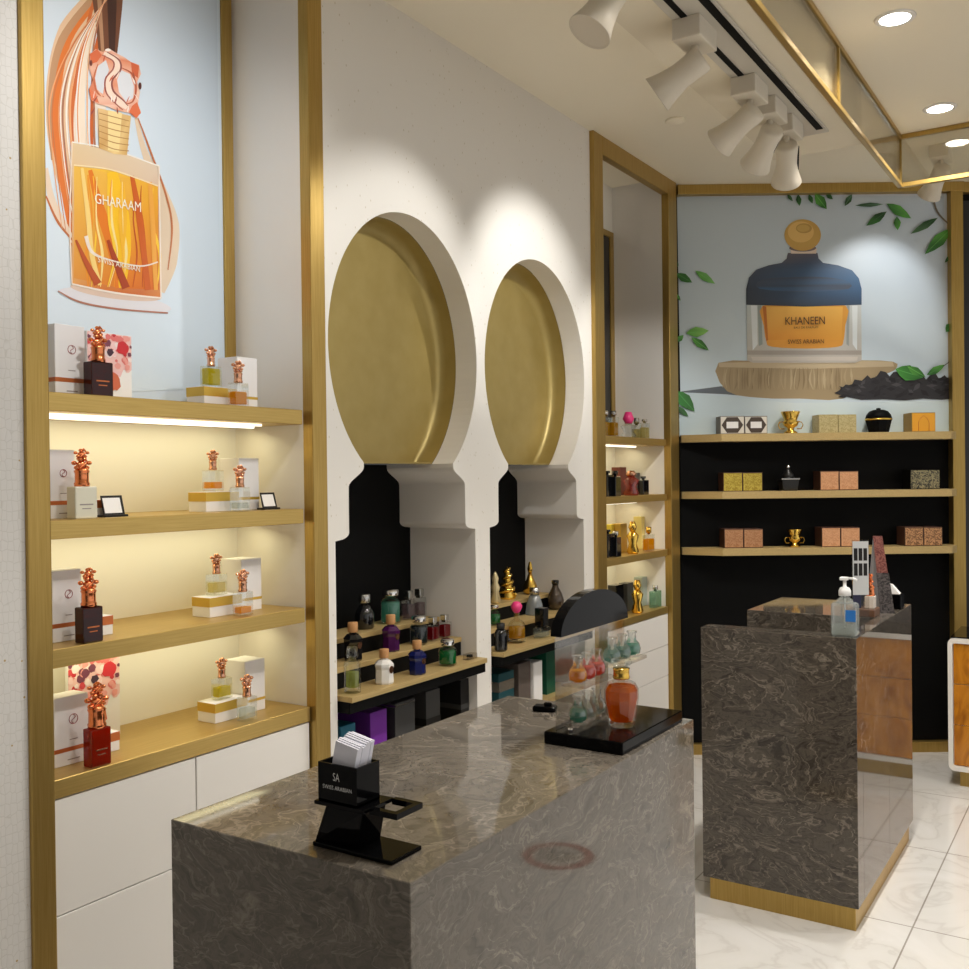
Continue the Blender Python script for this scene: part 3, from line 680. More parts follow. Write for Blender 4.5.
for a in [(380,14,398,36,6,g3,g1), (415,14,420,52,9,g3,g1), (450,14,462,44,8,g3,g1), (470,12,508,62,17,g2,g1), (505,12,528,30,8,g3,g1), (590,14,566,52,10,(70,110,80),g3),
          (702,70,636,116,14,g3,g1), (690,46,600,50,7,(60,100,70),g3), (702,44,782,92,17,g1,g2), (735,86,738,130,12,g1,g2), (868,90,780,142,12,g3,(70,110,70)), (912,124,826,208,20,g2,g1), (912,210,890,236,6,g1,g3),
          (860,12,815,22,8,g3,g3), (870,12,872,36,8,g3,g3), (20,270,72,300,14,g1,g1), (82,262,146,304,13,g2,(120,180,100)), (20,335,34,360,5,g2,g1), (20,232,26,250,5,g3,g3),
          (52,464,126,456,17,g2,(140,200,100)), (70,478,126,520,13,g2,g1), (22,492,44,470,9,g1,g2), (20,650,80,718,22,(50,140,50),g1), (20,700,60,735,10,g3,g1),
          (730,580,820,608,26,(70,150,60),g1), (770,572,828,606,14,g2,g1), (832,600,892,566,12,g1,g2), (916,432,894,460,14,g1,g1)]:
    leaf(*a)
Lr.append((stroke(Z((885,572), (918,545), (926,520)), [0.6, 0.8, 0.6], 3), (60,50,40)))
printed('artwork', pb, Lr, t)
M_BROWNINK = mat('poster_brown_ink', S(74,44,20), 0.5)
lt = 0.0125 + 0.00006 * (len(Lr) + 4)
lettering('KHANEEN', PB(785.5, 324.8, lt), PB(825, 324.2, lt), 0.044, (0, 0, 1), M_BROWNINK, t)
lettering('EAU DE PARFUM', PB(794, 328.5, lt), PB(818, 328.2, lt), 0.011, (0, 0, 1), M_BROWNINK, t)
lettering('SWISS ARABIAN', PB(788, 343.8, lt), PB(824, 343.3, lt), 0.024, (0, 0, 1), M_BROWNINK, t)

# ================================================================== NICHE SHELVES
ZS = [1.816, 1.510, 1.203, 0.892]
ordn = ['topmost', 'second', 'third', 'lowest']
for k, z in enumerate(ZS):
    t = thing('brass_shelf', '%s brass shelf of the lit niche nearest the camera' % ordn[k], 'shelf', (0, YA0, z), 0, 'brass shelves of the near niche')
    y1 = YA1 - YA0 - (0.022 if k < 3 else 0.004)
    m = MB(); m.box(DN, 0.0, 0.0, y1, -0.045, 0.0, 0.0015, 1); m.obj('board', M_SHELF, t)
    if k < 3:
        m = MB(); m.box(-0.17, -0.158, 0.02, y1 - 0.05, -0.053, -0.046); m.obj('led_strip', M_LED, t)
        led((-0.20, (YA0 + YA1) / 2, z - 0.058), 0.12, 0.82, 0.7, (1.0, 0.92, 0.54))
    if k == 0:
        m = MB(); m.box(-0.075, -0.064, 0.015, y1 - 0.11, -0.052, -0.046); m.obj('led_strip', M_LED, t)
ZB = [1.800, 1.497, 1.190, 0.872]
for k, z in enumerate(ZB):
    t = thing('brass_shelf', '%s brass shelf of the far niche beside the back wall' % ordn[k], 'shelf', (0, YB0, z), 0, 'brass shelves of the far niche')
    y1 = YB1 - YB0 - 0.01
    m = MB(); m.box(DN, 0.0, 0.0, y1, -0.036, 0.0, 0.0015, 1); m.obj('board', M_SHELF, t)
    if k < 3:
        m = MB(); m.box(-0.13, -0.115, 0.02, y1 - 0.15, -0.045, -0.037); m.obj('led_strip', M_LED, t)
        led((-0.20, (YB0 + YB1) / 2, z - 0.048), 0.12, 0.76, 0.62, (1.0, 0.90, 0.56))
# cupboards below the niches
def cupboard(label, y0, y1, ztop, ysplit, zsplits):
    t = thing('wall_cupboard', label, 'cupboard', (0, y0, 0))
    m = MB(); m.box(DN + 0.005, -0.022, 0.003, y1 - y0 - 0.003, 0.06, ztop); m.obj('carcass', M_DARK, t)
    m = MB(); m.box(DN + 0.005, -0.03, 0.003, y1 - y0 - 0.003, 0.0, 0.06); m.obj('plinth', M_BRASS, t)
    ys = [0.004] + [v - y0 for v in ysplit] + [y1 - y0 - 0.004]; zz_ = [0.062] + zsplits + [ztop]
    for a, b in zip(ys[:-1], ys[1:]):
        for c, d_ in zip(zz_[:-1], zz_[1:]):
            m = MB(); m.box(-0.022, -0.004, a + 0.002, b - 0.002, c + 0.0015, d_ - 0.0015, 0.001, 1); m.obj('door', M_WHITE, t)
cupboard('white handleless cupboard fronts below the near lit niche', YA0, YA1, 0.845, [1.833], [0.565])
cupboard('white cupboard fronts below the far lit niche', YB0, YB1, 0.834, [], [0.49, 0.66])

# ================================================================== ARCH DISPLAYS
TR = [(0.055, -0.07, 0.900), (-0.065, -0.175, 0.972), (-0.17, -0.315, 1.045)]
WHICH = ['nearer', 'farther']
for i, yc in enumerate(ARCH):
    for (xf, xb, z), nm, zr in zip(TR, ('front', 'middle', 'top'), (None, 0.9005, 0.9725)):
        t = thing('display_step', 'wood-edged %s step of the tiered display in the %s arch' % (nm, WHICH[i]), 'display step', (0, yc, z), 0, 'tiered display steps in the arches')
        m = MB(); m.box(xb, xf, -0.40, 0.40, -0.018, 0.0, 0.001, 1); m.obj('tread', M_OAK, t)
        if zr:
            m = MB(); m.box(xf - 0.018, xf - 0.004, -0.40, 0.40, zr - z, -0.0185); m.obj('riser', M_BLACK, t)
        else:
            m = MB(); m.box(-0.065, 0.045, -0.40, 0.40, -0.055, -0.0185); m.obj('fascia', M_BLACK, t)
    t = thing('compartment_shelf', 'wooden bottom shelf holding boxed perfumes under the %s arch' % WHICH[i], 'shelf', (0, yc, 0.62), 0, 'bottom shelves of the arches')
    m = MB(); m.box(-0.31, -0.005, -0.404, 0.404, -0.02, 0.0); m.obj('board', M_OAK, t)
    t = thing('divider_panel', 'narrow white upright divider between boxed perfumes under the %s arch' % WHICH[i], 'divider', (0, yc, 0.62), 0, 'white dividers under the arches')
    m = MB(); m.box(-0.30, -0.225, 0.045, 0.06, 0.0, 0.32); m.obj('panel', M_WHITE, t)

# ================================================================== BOTTLES
def ornate_cap(parent, z, h, mt, name='cap'):
    m = MB(); r0 = h * 0.19; tall = h > 0.08
    m.lathe([(r0, 0), (r0 * 1.05, h * 0.08), (r0 * 0.92, h * 0.12), (r0 * 0.92, h * 0.34), (r0 * 1.05, h * 0.40), (r0 * 0.6, h * 0.5)], 14, (0, 0, z))
    for (cz, R_) in (((0.55, 0.20), (0.83, 0.15)) if tall else ((0.70, 0.25),)):
        c = z + h * cz; R_ *= h; b = R_ * 0.36
        for k in range(8):
            a = 2 * PI * k / 8 + 0.4
            m.ball((h * 0.05 * (-1) ** k, R_ * math.cos(a), c + R_ * 0.8 * math.sin(a)), b, b * 1.05, b * 0.8, 8, 6)
        m.tube([(h * 0.07, R_ * 0.5 * math.sin(2 * PI * s_), c + R_ * (1 - 2 * s_)) for s_ in [k / 10 for k in range(11)]], b * 0.42, 6)
        m.ball((0, 0, c), R_ * 0.45, R_ * 0.8, R_ * 0.6, 8, 6)
    return m.obj(name, mt, parent)
def plain_bottle(label, loc, wy, wx, h, glass, liq, level, capm, cw, ch, group=None):
    t = thing('perfume_bottle', label, 'perfume bottle', loc, 0, group)
    m = MB(); m.box(-wx/2, wx/2, -wy/2, wy/2, 0, h, 0.004, 2); b = m.obj('bottle_body', glass, t)
    if liq:
        m = MB(); m.box(-wx/2 + 0.004, wx/2 - 0.004, -wy/2 + 0.004, wy/2 - 0.004, 0.006, 0.006 + (h - 0.012) * level, 0.002, 1); m.obj('liquid', liq, b)
    m = MB(); m.box(-cw * 0.35, cw * 0.35, -cw * 0.35, cw * 0.35, h, h + 0.006); m.box(-cw/2, cw/2, -cw/2, cw/2, h + 0.006, h + ch, 0.003, 2); m.obj('cap', capm, t)
    return t
def square_bottle(label, loc, wy, wx, h, glass, liq, level, capm, caph, group=None, rz=0.0, label_ink=None):
    t = thing('perfume_bottle', label, 'perfume bottle', loc, rz, group)
    m = MB(); m.box(-wx/2, wx/2, -wy/2, wy/2, 0, h, 0.003, 2); b = m.obj('bottle_body', glass, t)
    if liq:
        e = 0.004; m = MB(); m.box(-wx/2 + e, wx/2 - e, -wy/2 + e, wy/2 - e, 0.008, 0.008 + (h - 0.012) * level, 0.002, 1); m.obj('liquid', liq, b)
    ornate_cap(t, h, caph, capm)
    if label_ink:
        m = MB(); m.box(wx/2, wx/2 + 0.0006, -wy*0.3, wy*0.3, h*0.42, h*0.46); m.obj('printed_line', label_ink, b); m = MB(); m.box(wx/2, wx/2 + 0.0006, -wy*0.2, wy*0.2, h*0.3, h*0.33); m.obj('printed_line', label_ink, b)
    return t
def round_bottle(label, loc, prof, glass, capprof, capm, liq=None, liqprof=None, group=None, n=20, cat='perfume bottle', name='perfume_bottle', seal=None, rot=0.0, smooth=True):
    t = thing(name, label, cat, loc, 0, group)
    m = MB(); m.lathe(prof, n, rot=rot, smooth=smooth); b = m.obj('bottle_body', glass, t)
    if liq:
        m = MB(); m.lathe(liqprof, n, rot=rot, smooth=smooth); m.obj('liquid', liq, b)
    if capprof:
        m = MB(); m.lathe(capprof, max(14, n)); m.obj('cap', capm, t)
    if seal:
        rr, z = seal; m = MB(); m.prism([(rr * math.cos(2*PI*k/14) * 0.35, z + rr * 0.42 * math.sin(2*PI*k/14)) for k in range(14)], 0, rr * 1.0, rr * 1.03)
        m.obj('seal', M_ROSE, b)
    return t
def carton(label, loc, dx, dy, h, body=M_CARTON, band=None, emblem=None, group=None, rz=0.0, name='gift_box', cat='box', lid=None, face=None):
    """box whose near right corner stands at loc: it reaches -x and +y from there"""
    t = thing(name, label, cat, loc, rz, group)
    m = MB(); m.box(-dx, 0, 0, dy, 0, h, 0.0012, 1); b = m.obj('carton', body, t)
    if band:
        z0, z1, bm_ = band; m = MB(); m.box(-dx - 0.0006, 0.0006, -0.0006, dy + 0.0006, h * z0, h * z1); m.obj('band', bm_, t)
    if lid:
        z0, lm = lid; m = MB(); m.box(-dx - 0.001, 0.001, -0.001, dy + 0.001, h * z0, h + 0.001, 0.001, 1); m.obj('lid', lm, t)
    if emblem:
        m = MB(); R_ = min(dy, h) * 0.13
        cy, cz = dy * 0.55, h * 0.66
        m.tube([(0.0008, cy + R_ * math.cos(2*PI*k/18), cz + R_ * math.sin(2*PI*k/18)) for k in range(18)], 0.0008, 5, True)
        m.tube([(0.0008, cy + R_ * 0.45 * math.sin(2*PI*s_), cz + R_ * 0.85 * (1 - 2 * s_)) for s_ in [k / 8 for k in range(9)]], 0.0008, 5)
        m.obj('emblem', emblem, b)
        m = MB(); m.box(0, 0.0006, cy - R_ * 0.9, cy + R_ * 0.9, h * 0.36, h * 0.372); m.obj('printed_line', M_GREYTX, b); m = MB(); m.box(0, 0.0006, cy - R_ * 1.4, cy + R_ * 1.4, h * 0.07, h * 0.085); m.obj('printed_line', M_GREYTX, b)
    return t
# --- near niche, left groups
xs_ = -0.06
def A(u, v, z): return P(u, v, 2, z)
GC = 'white cartons on the near niche shelves'; GB = 'perfume bottles on the near niche shelves'
lev = ['topmost', 'second', 'third', 'lowest']
# (shelf, carton corner px, height) ; right carton; plinth; bottles
def on(k, y, x): return (x, y, ZS[k])
def Yc(u, x): return P(u, 560, 0, x).y
yl = 1.425
for k in range(4):
    hh = [0.180, 0.172, 0.178, 0.172][k]
    carton('tall white carton with round emblem at left end of the %s niche shelf' % lev[k], on(k, max(1.402, Yc([58, 50, 52, 52][k], -0.09)), -0.09), 0.06, Yc([88, 76, 81, 86][k], -0.09) - max(1.402, Yc([58, 50, 52, 52][k], -0.09)), hh, band=(0.20, 0.26, M_BAND), emblem=M_REDINK, group=GC)
square_bottle('dark red square bottle with copper stopper on the topmost niche shelf', on(0, Yc(101, -0.035), -0.035), 0.062, 0.036, 0.086, G_DRED, None, 0, M_COPPER, 0.092, GB, label_ink=M_BAND)
square_bottle('cream square bottle with large copper stopper on the second niche shelf', on(1, Yc(83, -0.035), -0.035), 0.062, 0.036, 0.080, mat('cream_glass', S(214,210,190), 0.3), None, 0, M_COPPER, 0.095, GB, label_ink=M_GREYTX)
square_bottle('dark red square bottle with copper stopper on the third niche shelf', on(2, Yc(88, -0.028), -0.028), 0.056, 0.036, 0.088, G_DRED, None, 0, M_COPPER, 0.098, GB, label_ink=M_BAND)
square_bottle('glowing copper-red square bottle with copper stopper on the lowest niche shelf', on(3, Yc(94.5, -0.028), -0.028), 0.056, 0.036, 0.094, G_COPPERRED, None, 0, M_COPPER, 0.115, GB, label_ink=M_ROSE)
def low_box(label, loc, dx, dy, h, band): return carton(label, loc, dx, dy, h, band=(0.52, 0.98, band), group='low banded boxes in the near niche')
low_box('low white box with copper band beside the cream bottle', on(1, Yc(90, -0.085), -0.085), 0.06, Yc(106, -0.085) - Yc(90, -0.085), 0.045, M_BAND)
low_box('low white box with copper band right of the dark red bottle', on(2, Yc(88, -0.085), -0.085), 0.06, Yc(112, -0.085) - Yc(88, -0.085), 0.05, M_BAND)
low_box('low white box with copper band right of the copper-red bottle', on(3, Yc(92, -0.10), -0.10), 0.06, Yc(117, -0.10) - Yc(92, -0.10), 0.05, M_BAND)
# flower cards
def flower_card(label, loc, wy, h):
    t = thing('flower_card', label, 'display card', loc)
    m = MB(); m.box(-0.012, 0, 0, wy, 0, h, 0.001, 1); b = m.obj('card', M_PAPER, t)
    bm = bmesh.new(); cl = bm.loops.layers.float_color.new('ink'); rnd = random.Random(3); k = 0
    def blob(cy, cz, r_, c):
        nonlocal k; k += 1
        vs = [bm.verts.new((0.0003 + 0.00002 * k, min(max(cy + r_ * (0.75 + 0.35 * rnd.random()) * math.cos(a), 0.001), wy - 0.001), min(max(cz + r_ * (0.75 + 0.35 * rnd.random()) * math.sin(a), 0.001), h - 0.001))) for a in [2*PI*j/14 for j in range(14)]]
        fc = bm.faces.new(vs)
        for lp in fc.loops: lp[cl] = S(*c)
    blob(wy*0.3, h*0.82, wy*0.34, (240,190,186)); blob(wy*0.75, h*0.72, wy*0.3, (238,180,178)); blob(wy*0.55, h*0.55, wy*0.28, (236,190,190))
    for yy in (0.1, 0.3, 0.5, 0.7, 0.9):
        for zz in (0.56, 0.68, 0.8, 0.92): blob(wy * yy, h * zz, wy * 0.15, (240, 196, 190))
    for _ in range(70):
        blob(wy * rnd.uniform(0.02, 0.98), h * rnd.uniform(0.48, 0.98), wy * rnd.uniform(0.03, 0.09), rnd.choice([(214,70,76), (226,120,116), (244,206,204), (120,60,80), (200,44,52), (236,160,150), (246,226,222)]))
    blob(wy*0.78, h*0.8, wy*0.15, (206,44,52)); blob(wy*0.5, h*0.72, wy*0.08, (70,44,60)); blob(wy*0.55, h*0.28, wy*0.2, (206,104,70))
    me = bpy.data.meshes.new('flower_print'); bm.to_mesh(me); bm.free(); me.materials.append(M_PRINT)
    o = bpy.data.objects.new('flower_print', me); COL.objects.link(o); o.parent = b
    return t
flower_card('white card printed with pink and red flowers on the topmost niche shelf', on(0, Yc(90, -0.12), -0.12), Yc(134.5, -0.12) - Yc(90, -0.12), 0.178)
flower_card('white card printed with pink flowers behind copper-red bottle, lowest shelf', on(3, Yc(66, -0.235), -0.235), Yc(118, -0.235) - Yc(66, -0.235), 0.235)
def placard(label, loc, wy, h):
    t = thing('placard', label, 'sign', loc, 0, 'small dark-edged placards in the near niche')
    m = MB(); m.box(-0.03, 0.004, 0, wy, 0, 0.006, 0.001, 1); m.obj('base', M_DARK, t)
    m = MB(); m.hexa([(-0.010, 0.004, 0.006), (-0.005, 0.004, 0.006), (-0.005, wy - 0.004, 0.006), (-0.010, wy - 0.004, 0.006)], [(-0.022, 0.004, h), (-0.018, 0.004, h), (-0.018, wy - 0.004, h), (-0.022, wy - 0.004, h)]); p = m.obj('frame', M_DARK, t)
    m = MB(); f0 = 0.12; m.hexa([(-0.0049, 0.006, 0.010), (-0.0046, 0.006, 0.010), (-0.0046, wy - 0.012, 0.010), (-0.0049, wy - 0.012, 0.010)], [(-0.0165, 0.006, h - 0.006), (-0.0162, 0.006, h - 0.006), (-0.0162, wy - 0.012, h - 0.006), (-0.0165, wy - 0.012, h - 0.006)]); m.obj('insert', M_PAPER, p)
    return t
placard('small mirrored placard beside the low copper box, second niche shelf', on(1, Yc(105, -0.05), -0.05), 0.07, 0.055)
placard('small dark-framed placard at right end of the second niche shelf', on(1, 2.155, -0.06), 0.066, 0.052)
# right groups
RG = [  # shelf, plinth y, carton y, liquids
    (0, L_YEL, 0.95, L_AMBER, 0.62, M_GBAND), (1, L_AMBER, 0.38, L_CLEAR, 0.3, M_GBAND), (2, L_PALE, 0.55, L_AMBER, 0.3, M_GBAND), (3, L_YEL, 0.55, L_CLEAR, 0.5, M_GBAND)]
yoff = [0.02, 0.022, 0.03, 0.045]
desc = [('bright yellow perfume', 'deep amber perfume'), ('a little amber perfume', 'nearly empty clear body'), ('pale perfume', 'a trace of amber perfume'), ('lime yellow perfume', 'pale clear perfume')]
for (k, la, lva, lb, lvb, bandm) in RG:
    dy = yoff[k]
    pcor = (-0.09, 1.915 + dy + 0.02, ZS[k])
    carton('low gold-topped white box under a bottle on the %s niche shelf' % lev[k], pcor, 0.075, 0.125, 0.058, band=(0.52, 0.98, bandm), group='gold-topped plinth boxes in the near niche')
    carton('tall plain white carton right of the plinth box, %s niche shelf' % lev[k], (-0.105, 2.085 + dy * 0.6, ZS[k]), 0.085, 0.082, 0.158, band=(0.20, 0.25, bandm), group=GC)
    square_bottle('glass bottle of %s on plinth box, %s niche shelf' % (desc[k][0], lev[k]), (-0.125, pcor[1] + 0.058, ZS[k] + 0.0595), 0.056, 0.034, 0.062, M_GLASS, la, lva, M_ROSE, 0.062, GB)
    square_bottle('glass bottle with %s before the tall carton, %s niche shelf' % (desc[k][1], lev[k]), (-0.045, 2.03 + dy * 0.7, ZS[k]), 0.052, 0.034, 0.07, M_GLASS, lb, lvb, M_ROSE, 0.068, GB)

# --- arch displays
CORK = lambda z, r_=0.017, h=0.03: [(r_ * 0.95, z), (r_, z + 0.002), (r_, z + h - 0.002), (r_ * 0.95, z + h), (0, z + h)]
def jar(r_, h, sh=0.012, nr=0.012): return [(r_ * 0.92, 0), (r_, 0.006), (r_, h * 0.45), (r_, h - sh), (r_ * 0.8, h - 0.003), (nr, h), (nr, h + 0.01)]
G1 = 'bottles on the nearer arch display'; G2 = 'bottles on the farther arch display'
def T(i, u, v, tier):                      # bottle foot seen at (u, v) on a tread
    z = TR[tier][2]; p = P(u, v, 2, z); p.x = min(max(p.x, TR[tier][1] + 0.03), TR[tier][0] - 0.028); return (p.x, p.y, z)
def at_y(u, tier, x):                      # foot on tread at depth x under column u
    z = TR[tier][2]; v = 640
    for _ in range(30):
        p = P(u, v, 2, z); v += (p.x - x) * -300 if False else 0; break
    k = ray(u, 650); s_ = (x - CAMP.x) / k.x; return (x, (CAMP + k * s_).y, z)
F0, F1, F2 = 0.005, -0.115, -0.235
round_bottle('tall clear cylinder bottle with pale green perfume, left on the front tread', at_y(352, 0, F0), [(0.026, 0), (0.028, 0.005), (0.028, 0.095), (0.022, 0.105), (0.013, 0.108), (0.013, 0.115)], M_GLASS, [(0.017, 0.115), (0.02, 0.12), (0.018, 0.15), (0.0, 0.152)], M_GLASS, L_LIME, [(0.018, 0.018), (0.021, 0.02), (0.021, 0.068), (0, 0.068)], G1)
round_bottle('opaque white bottle with cork cap and seal on the front tread', at_y(384, 0, F0), [(0.03, 0), (0.033, 0.006), (0.031, 0.05), (0.034, 0.06), (0.034, 0.068), (0.022, 0.08), (0.013, 0.083), (0.013, 0.088)], G_WHITE, CORK(0.088), M_CORK, group=G1, n=8, seal=(0.031, 0.05), rot=PI/8, smooth=False)
round_bottle('navy blue bottle with cork cap and seal on the front tread', at_y(417, 0, F0), [(0.029, 0), (0.032, 0.006), (0.030, 0.05), (0.034, 0.06), (0.034, 0.07), (0.022, 0.082), (0.013, 0.085), (0.013, 0.09)], G_NAVY, CORK(0.09), M_CORK, group=G1, n=8, seal=(0.030, 0.05), rot=PI/8, smooth=False)
round_bottle('short bright green glass bottle with silver cap on the front tread', at_y(447.5, 0, F0), [(0.03, 0), (0.034, 0.006), (0.034, 0.058), (0.029, 0.066), (0.014, 0.07), (0.014, 0.075)], M_GLASS, [(0.024, 0.075), (0.026, 0.078), (0.026, 0.094), (0.022, 0.098), (0, 0.098)], M_CHROME, L_GREEN, [(0.03, 0.008), (0.031, 0.01), (0.031, 0.052), (0, 0.052)], G1)
t = thing('acrylic_block', 'tiny clear acrylic block at right end of the front tread', 'block', at_y(470, 0, 0.01), 0)
m = MB(); m.box(-0.015, 0.015, -0.03, 0.03, 0, 0.022, 0.002, 1); b = m.obj('block', M_ACRYL, t); m = MB(); m.box(-0.008, 0.008, -0.012, 0.006, 0.008, 0.018); m.obj('inlay', M_DARK, b)
for lab, u, g in (('black bottle with cork cap, left on the middle tread', 353, G_DARK), ('deep purple bottle with cork cap and seal on the middle tread', 391, G_PURPLE)):
    round_bottle(lab, at_y(u, 1, F1), [(0.03, 0), (0.033, 0.006), (0.031, 0.055), (0.035, 0.066), (0.035, 0.076), (0.022, 0.09), (0.013, 0.093), (0.013, 0.098)], g, CORK(0.098, 0.018, 0.034), M_CORK, group=G1, n=8, seal=(0.031, 0.055), rot=PI/8, smooth=False)
round_bottle('smoky dark bottle with silver cap on the middle tread', at_y(419, 1, F1), [(0.03, 0), (0.034, 0.006), (0.034, 0.065), (0.029, 0.075), (0.014, 0.078), (0.014, 0.084)], M_GLASS, [(0.026, 0.084), (0.028, 0.088), (0.028, 0.104), (0.023, 0.109), (0, 0.109)], M_CHROME, L_SMOKE, [(0.03, 0.006), (0.0315, 0.008), (0.0315, 0.068), (0, 0.068)], G1)
for lab, u in (('left one of two small ruby red bottles on the middle tread', 433), ('right one of two small ruby red bottles on the middle tread', 445)):
    plain_bottle(lab, at_y(u, 1, F1), 0.05, 0.036, 0.062, M_GLASS, L_RED, 0.9, M_CHROME, 0.026, 0.03, G1)
round_bottle('black bottle with square silver cap on the top tread', at_y(365, 2, F2), [(0.03, 0), (0.036, 0.006), (0.036, 0.055), (0.022, 0.085), (0.014, 0.088), (0.014, 0.096)], G_DARK, [(0.02, 0.096), (0.022, 0.098), (0.022, 0.126), (0.02, 0.128), (0, 0.128)], M_STEEL, group=G1)
round_bottle('round teal glass bottle with silver cap on the top tread', at_y(391, 2, F2), [(0.034, 0), (0.038, 0.006), (0.038, 0.085), (0.03, 0.095), (0.018, 0.1), (0.018, 0.106)], M_GLASS, [(0.03, 0.106), (0.032, 0.11), (0.032, 0.126), (0.027, 0.131), (0, 0.131)], M_CHROME, L_TEAL, [(0.034, 0.008), (0.035, 0.01), (0.035, 0.08), (0, 0.08)], G1)
for lab, u in (('left one of two pale mauve square bottles on the top tread', 409), ('right one of two pale mauve square bottles on the top tread', 420)):
    plain_bottle(lab, at_y(u, 2, F2), 0.048, 0.036, 0.078, M_GLASS, L_MAUVE, 0.8, M_STEEL, 0.028, 0.036, G1)
# farther arch
def fig(label, loc, prof, mt, n=12, group=G2):
    t = thing('perfume_bottle', label, 'perfume bottle', loc, 0, group); m = MB(); m.lathe(prof, n); m.obj('bottle_body', mt, t); return t
def swirl(label, loc):
    t = thing('perfume_bottle', label, 'perfume bottle', loc, 0, G2)
    m = MB(); pts = [(0.034 * (1 - s_ * 0.72) * math.cos(s_ * 26), 0.034 * (1 - s_ * 0.72) * math.sin(s_ * 26), 0.016 + s_ * 0.125) for s_ in [k / 60 for k in range(61)]]
    m.tube(pts, [0.012 - 0.005 * k / 60 for k in range(61)], 6); m.lathe([(0.036, 0), (0.036, 0.01), (0.024, 0.04), (0.012, 0.13), (0, 0.15)], 12); m.obj('bottle_body', M_GOLD, t); return t
swirl('tall spiralling gold cone-shaped bottle on the far top tread', at_y(508, 2, F2))
round_bottle('white and gold curled bottle half hidden by the arch edge', at_y(496, 2, -0.20), [(0.02, 0), (0.026, 0.01), (0.016, 0.05), (0.022, 0.07), (0.012, 0.09), (0.016, 0.11), (0.006, 0.135), (0, 0.14)], mat('ivory_gold', S(214,196,150), 0.2, 0.5), None, None, group=G2)
round_bottle('golden teardrop bottle with thin neck on the far top tread', at_y(531, 2, F2), [(0.02, 0), (0.034, 0.01), (0.032, 0.04), (0.016, 0.075), (0.008, 0.1)], M_GOLD, [(0.009, 0.1), (0.013, 0.12), (0.006, 0.15), (0, 0.155)], M_GOLD, group=G2)
round_bottle('frosted conical flask with grey cap on the far middle tread', at_y(535, 1, -0.13), [(0.04, 0), (0.043, 0.006), (0.036, 0.05), (0.024, 0.085), (0.018, 0.09)], G_FROST, [(0.022, 0.09), (0.022, 0.122), (0, 0.124)], M_STEEL, group=G2)
round_bottle('dark brown vase-shaped bottle on the far middle tread', at_y(556, 1, -0.13), [(0.024, 0), (0.04, 0.02), (0.042, 0.045), (0.03, 0.08), (0.016, 0.105), (0.014, 0.12)], G_BROWN, [(0.017, 0.12), (0.018, 0.135), (0.015, 0.14), (0, 0.14)], G_DARK, group=G2)
round_bottle('golden clear bottle topped by a bright pink ball cap', at_y(517, 0, -0.03), [(0.03, 0), (0.038, 0.006), (0.038, 0.075), (0.028, 0.09), (0.012, 0.1), (0.012, 0.13)], M_GLASS, [(0.010, 0.125), (0.016, 0.132), (0.024, 0.148), (0.024, 0.158), (0.014, 0.172), (0, 0.175)], M_HOTPINK, L_GOLD, [(0.028, 0.02), (0.034, 0.022), (0.034, 0.066), (0, 0.066)], G2)
round_bottle('slim black bottle at left of the far front tread', at_y(501, 0, 0.02), [(0.022, 0), (0.027, 0.008), (0.027, 0.07), (0.02, 0.086), (0.012, 0.09)], G_DARK, [(0.016, 0.09), (0.017, 0.094), (0.017, 0.112), (0, 0.114)], M_DARK, group=G2)
plain_bottle('clear square bottle with large black cap on the far front tread', at_y(542, 0, 0.0), 0.075, 0.045, 0.045, M_GLASS, L_CLEAR, 0.6, G_DARK, 0.045, 0.085, G2)
round_bottle('small green bottle partly behind the arch edge', at_y(495, 1, -0.12), [(0.02, 0), (0.026, 0.006), (0.026, 0.05), (0.014, 0.06), (0.014, 0.07)], M_GLASS, [(0.018, 0.07), (0.018, 0.085), (0, 0.086)], M_CHROME, L_GREEN, [(0.02, 0.006), (0.023, 0.008), (0.023, 0.045), (0, 0.045)], G2)
round_bottle('small gold lamp-shaped bottle beside the acrylic stand, far front tread', at_y(562, 0, 0.0), [(0.02, 0), (0.022, 0.006), (0.018, 0.05), (0.036, 0.054), (0.036, 0.058), (0.014, 0.064)], M_GOLD, [(0.01, 0.064), (0.016, 0.075), (0.012, 0.09), (0, 0.095)], M_GOLD, group=G2)
# boxes in the compartments below
def low(label, u, x, dy, dx, h, body, stripe=None):
    k = ray(u, 700); s_ = (x - CAMP.x) / k.x; y = (CAMP + k * s_).y
    return carton(label, (x, y, 0.62), dx, dy, h, body, group='boxed perfumes under the arch displays', lid=None, band=stripe)
M_TEALBOX = mat('teal_box', S(20,92,116), 0.35); M_PURPLEBOX = mat('purple_box', S(112,44,150), 0.35); M_GREYBOX = mat('charcoal_box', S(62,62,62), 0.4); M_GREEN2 = mat('dark_green_box', S(16,84,62), 0.3)
low('teal box at left under the nearer arch display', 340, -0.02, 0.075, 0.16, 0.17, M_TEALBOX)
low('dark box with bright purple front under the nearer arch display', 370, -0.03, 0.09, 0.17, 0.18, M_PURPLEBOX)
low('charcoal box with pale edges right of the purple box', 395, -0.03, 0.115, 0.18, 0.185, M_GREYBOX, (0.93, 0.96, M_STEEL))
low('charcoal box with lettered front right of the white divider', 426, -0.05, 0.09, 0.2, 0.185, M_GREYBOX, (0.3, 0.45, M_DARK))
low('long black box farthest right under the nearer arch display', 461, -0.04, 0.13, 0.2, 0.19, M_DARK, (0.4, 0.5, M_GREYBOX))
low('dark teal box with silver picture under the farther arch display', 499, -0.03, 0.12, 0.17, 0.17, mat('petrol_box', S(20,70,78), 0.3), (0.55, 0.8, M_STEEL))
low('brown-grey box beside the white carton, farther arch', 519, -0.03, 0.10, 0.17, 0.185, mat('taupe_box', S(96,86,80), 0.4))
low('small white carton beside the divider, farther arch', 534, -0.02, 0.075, 0.1, 0.175, M_PAPER)
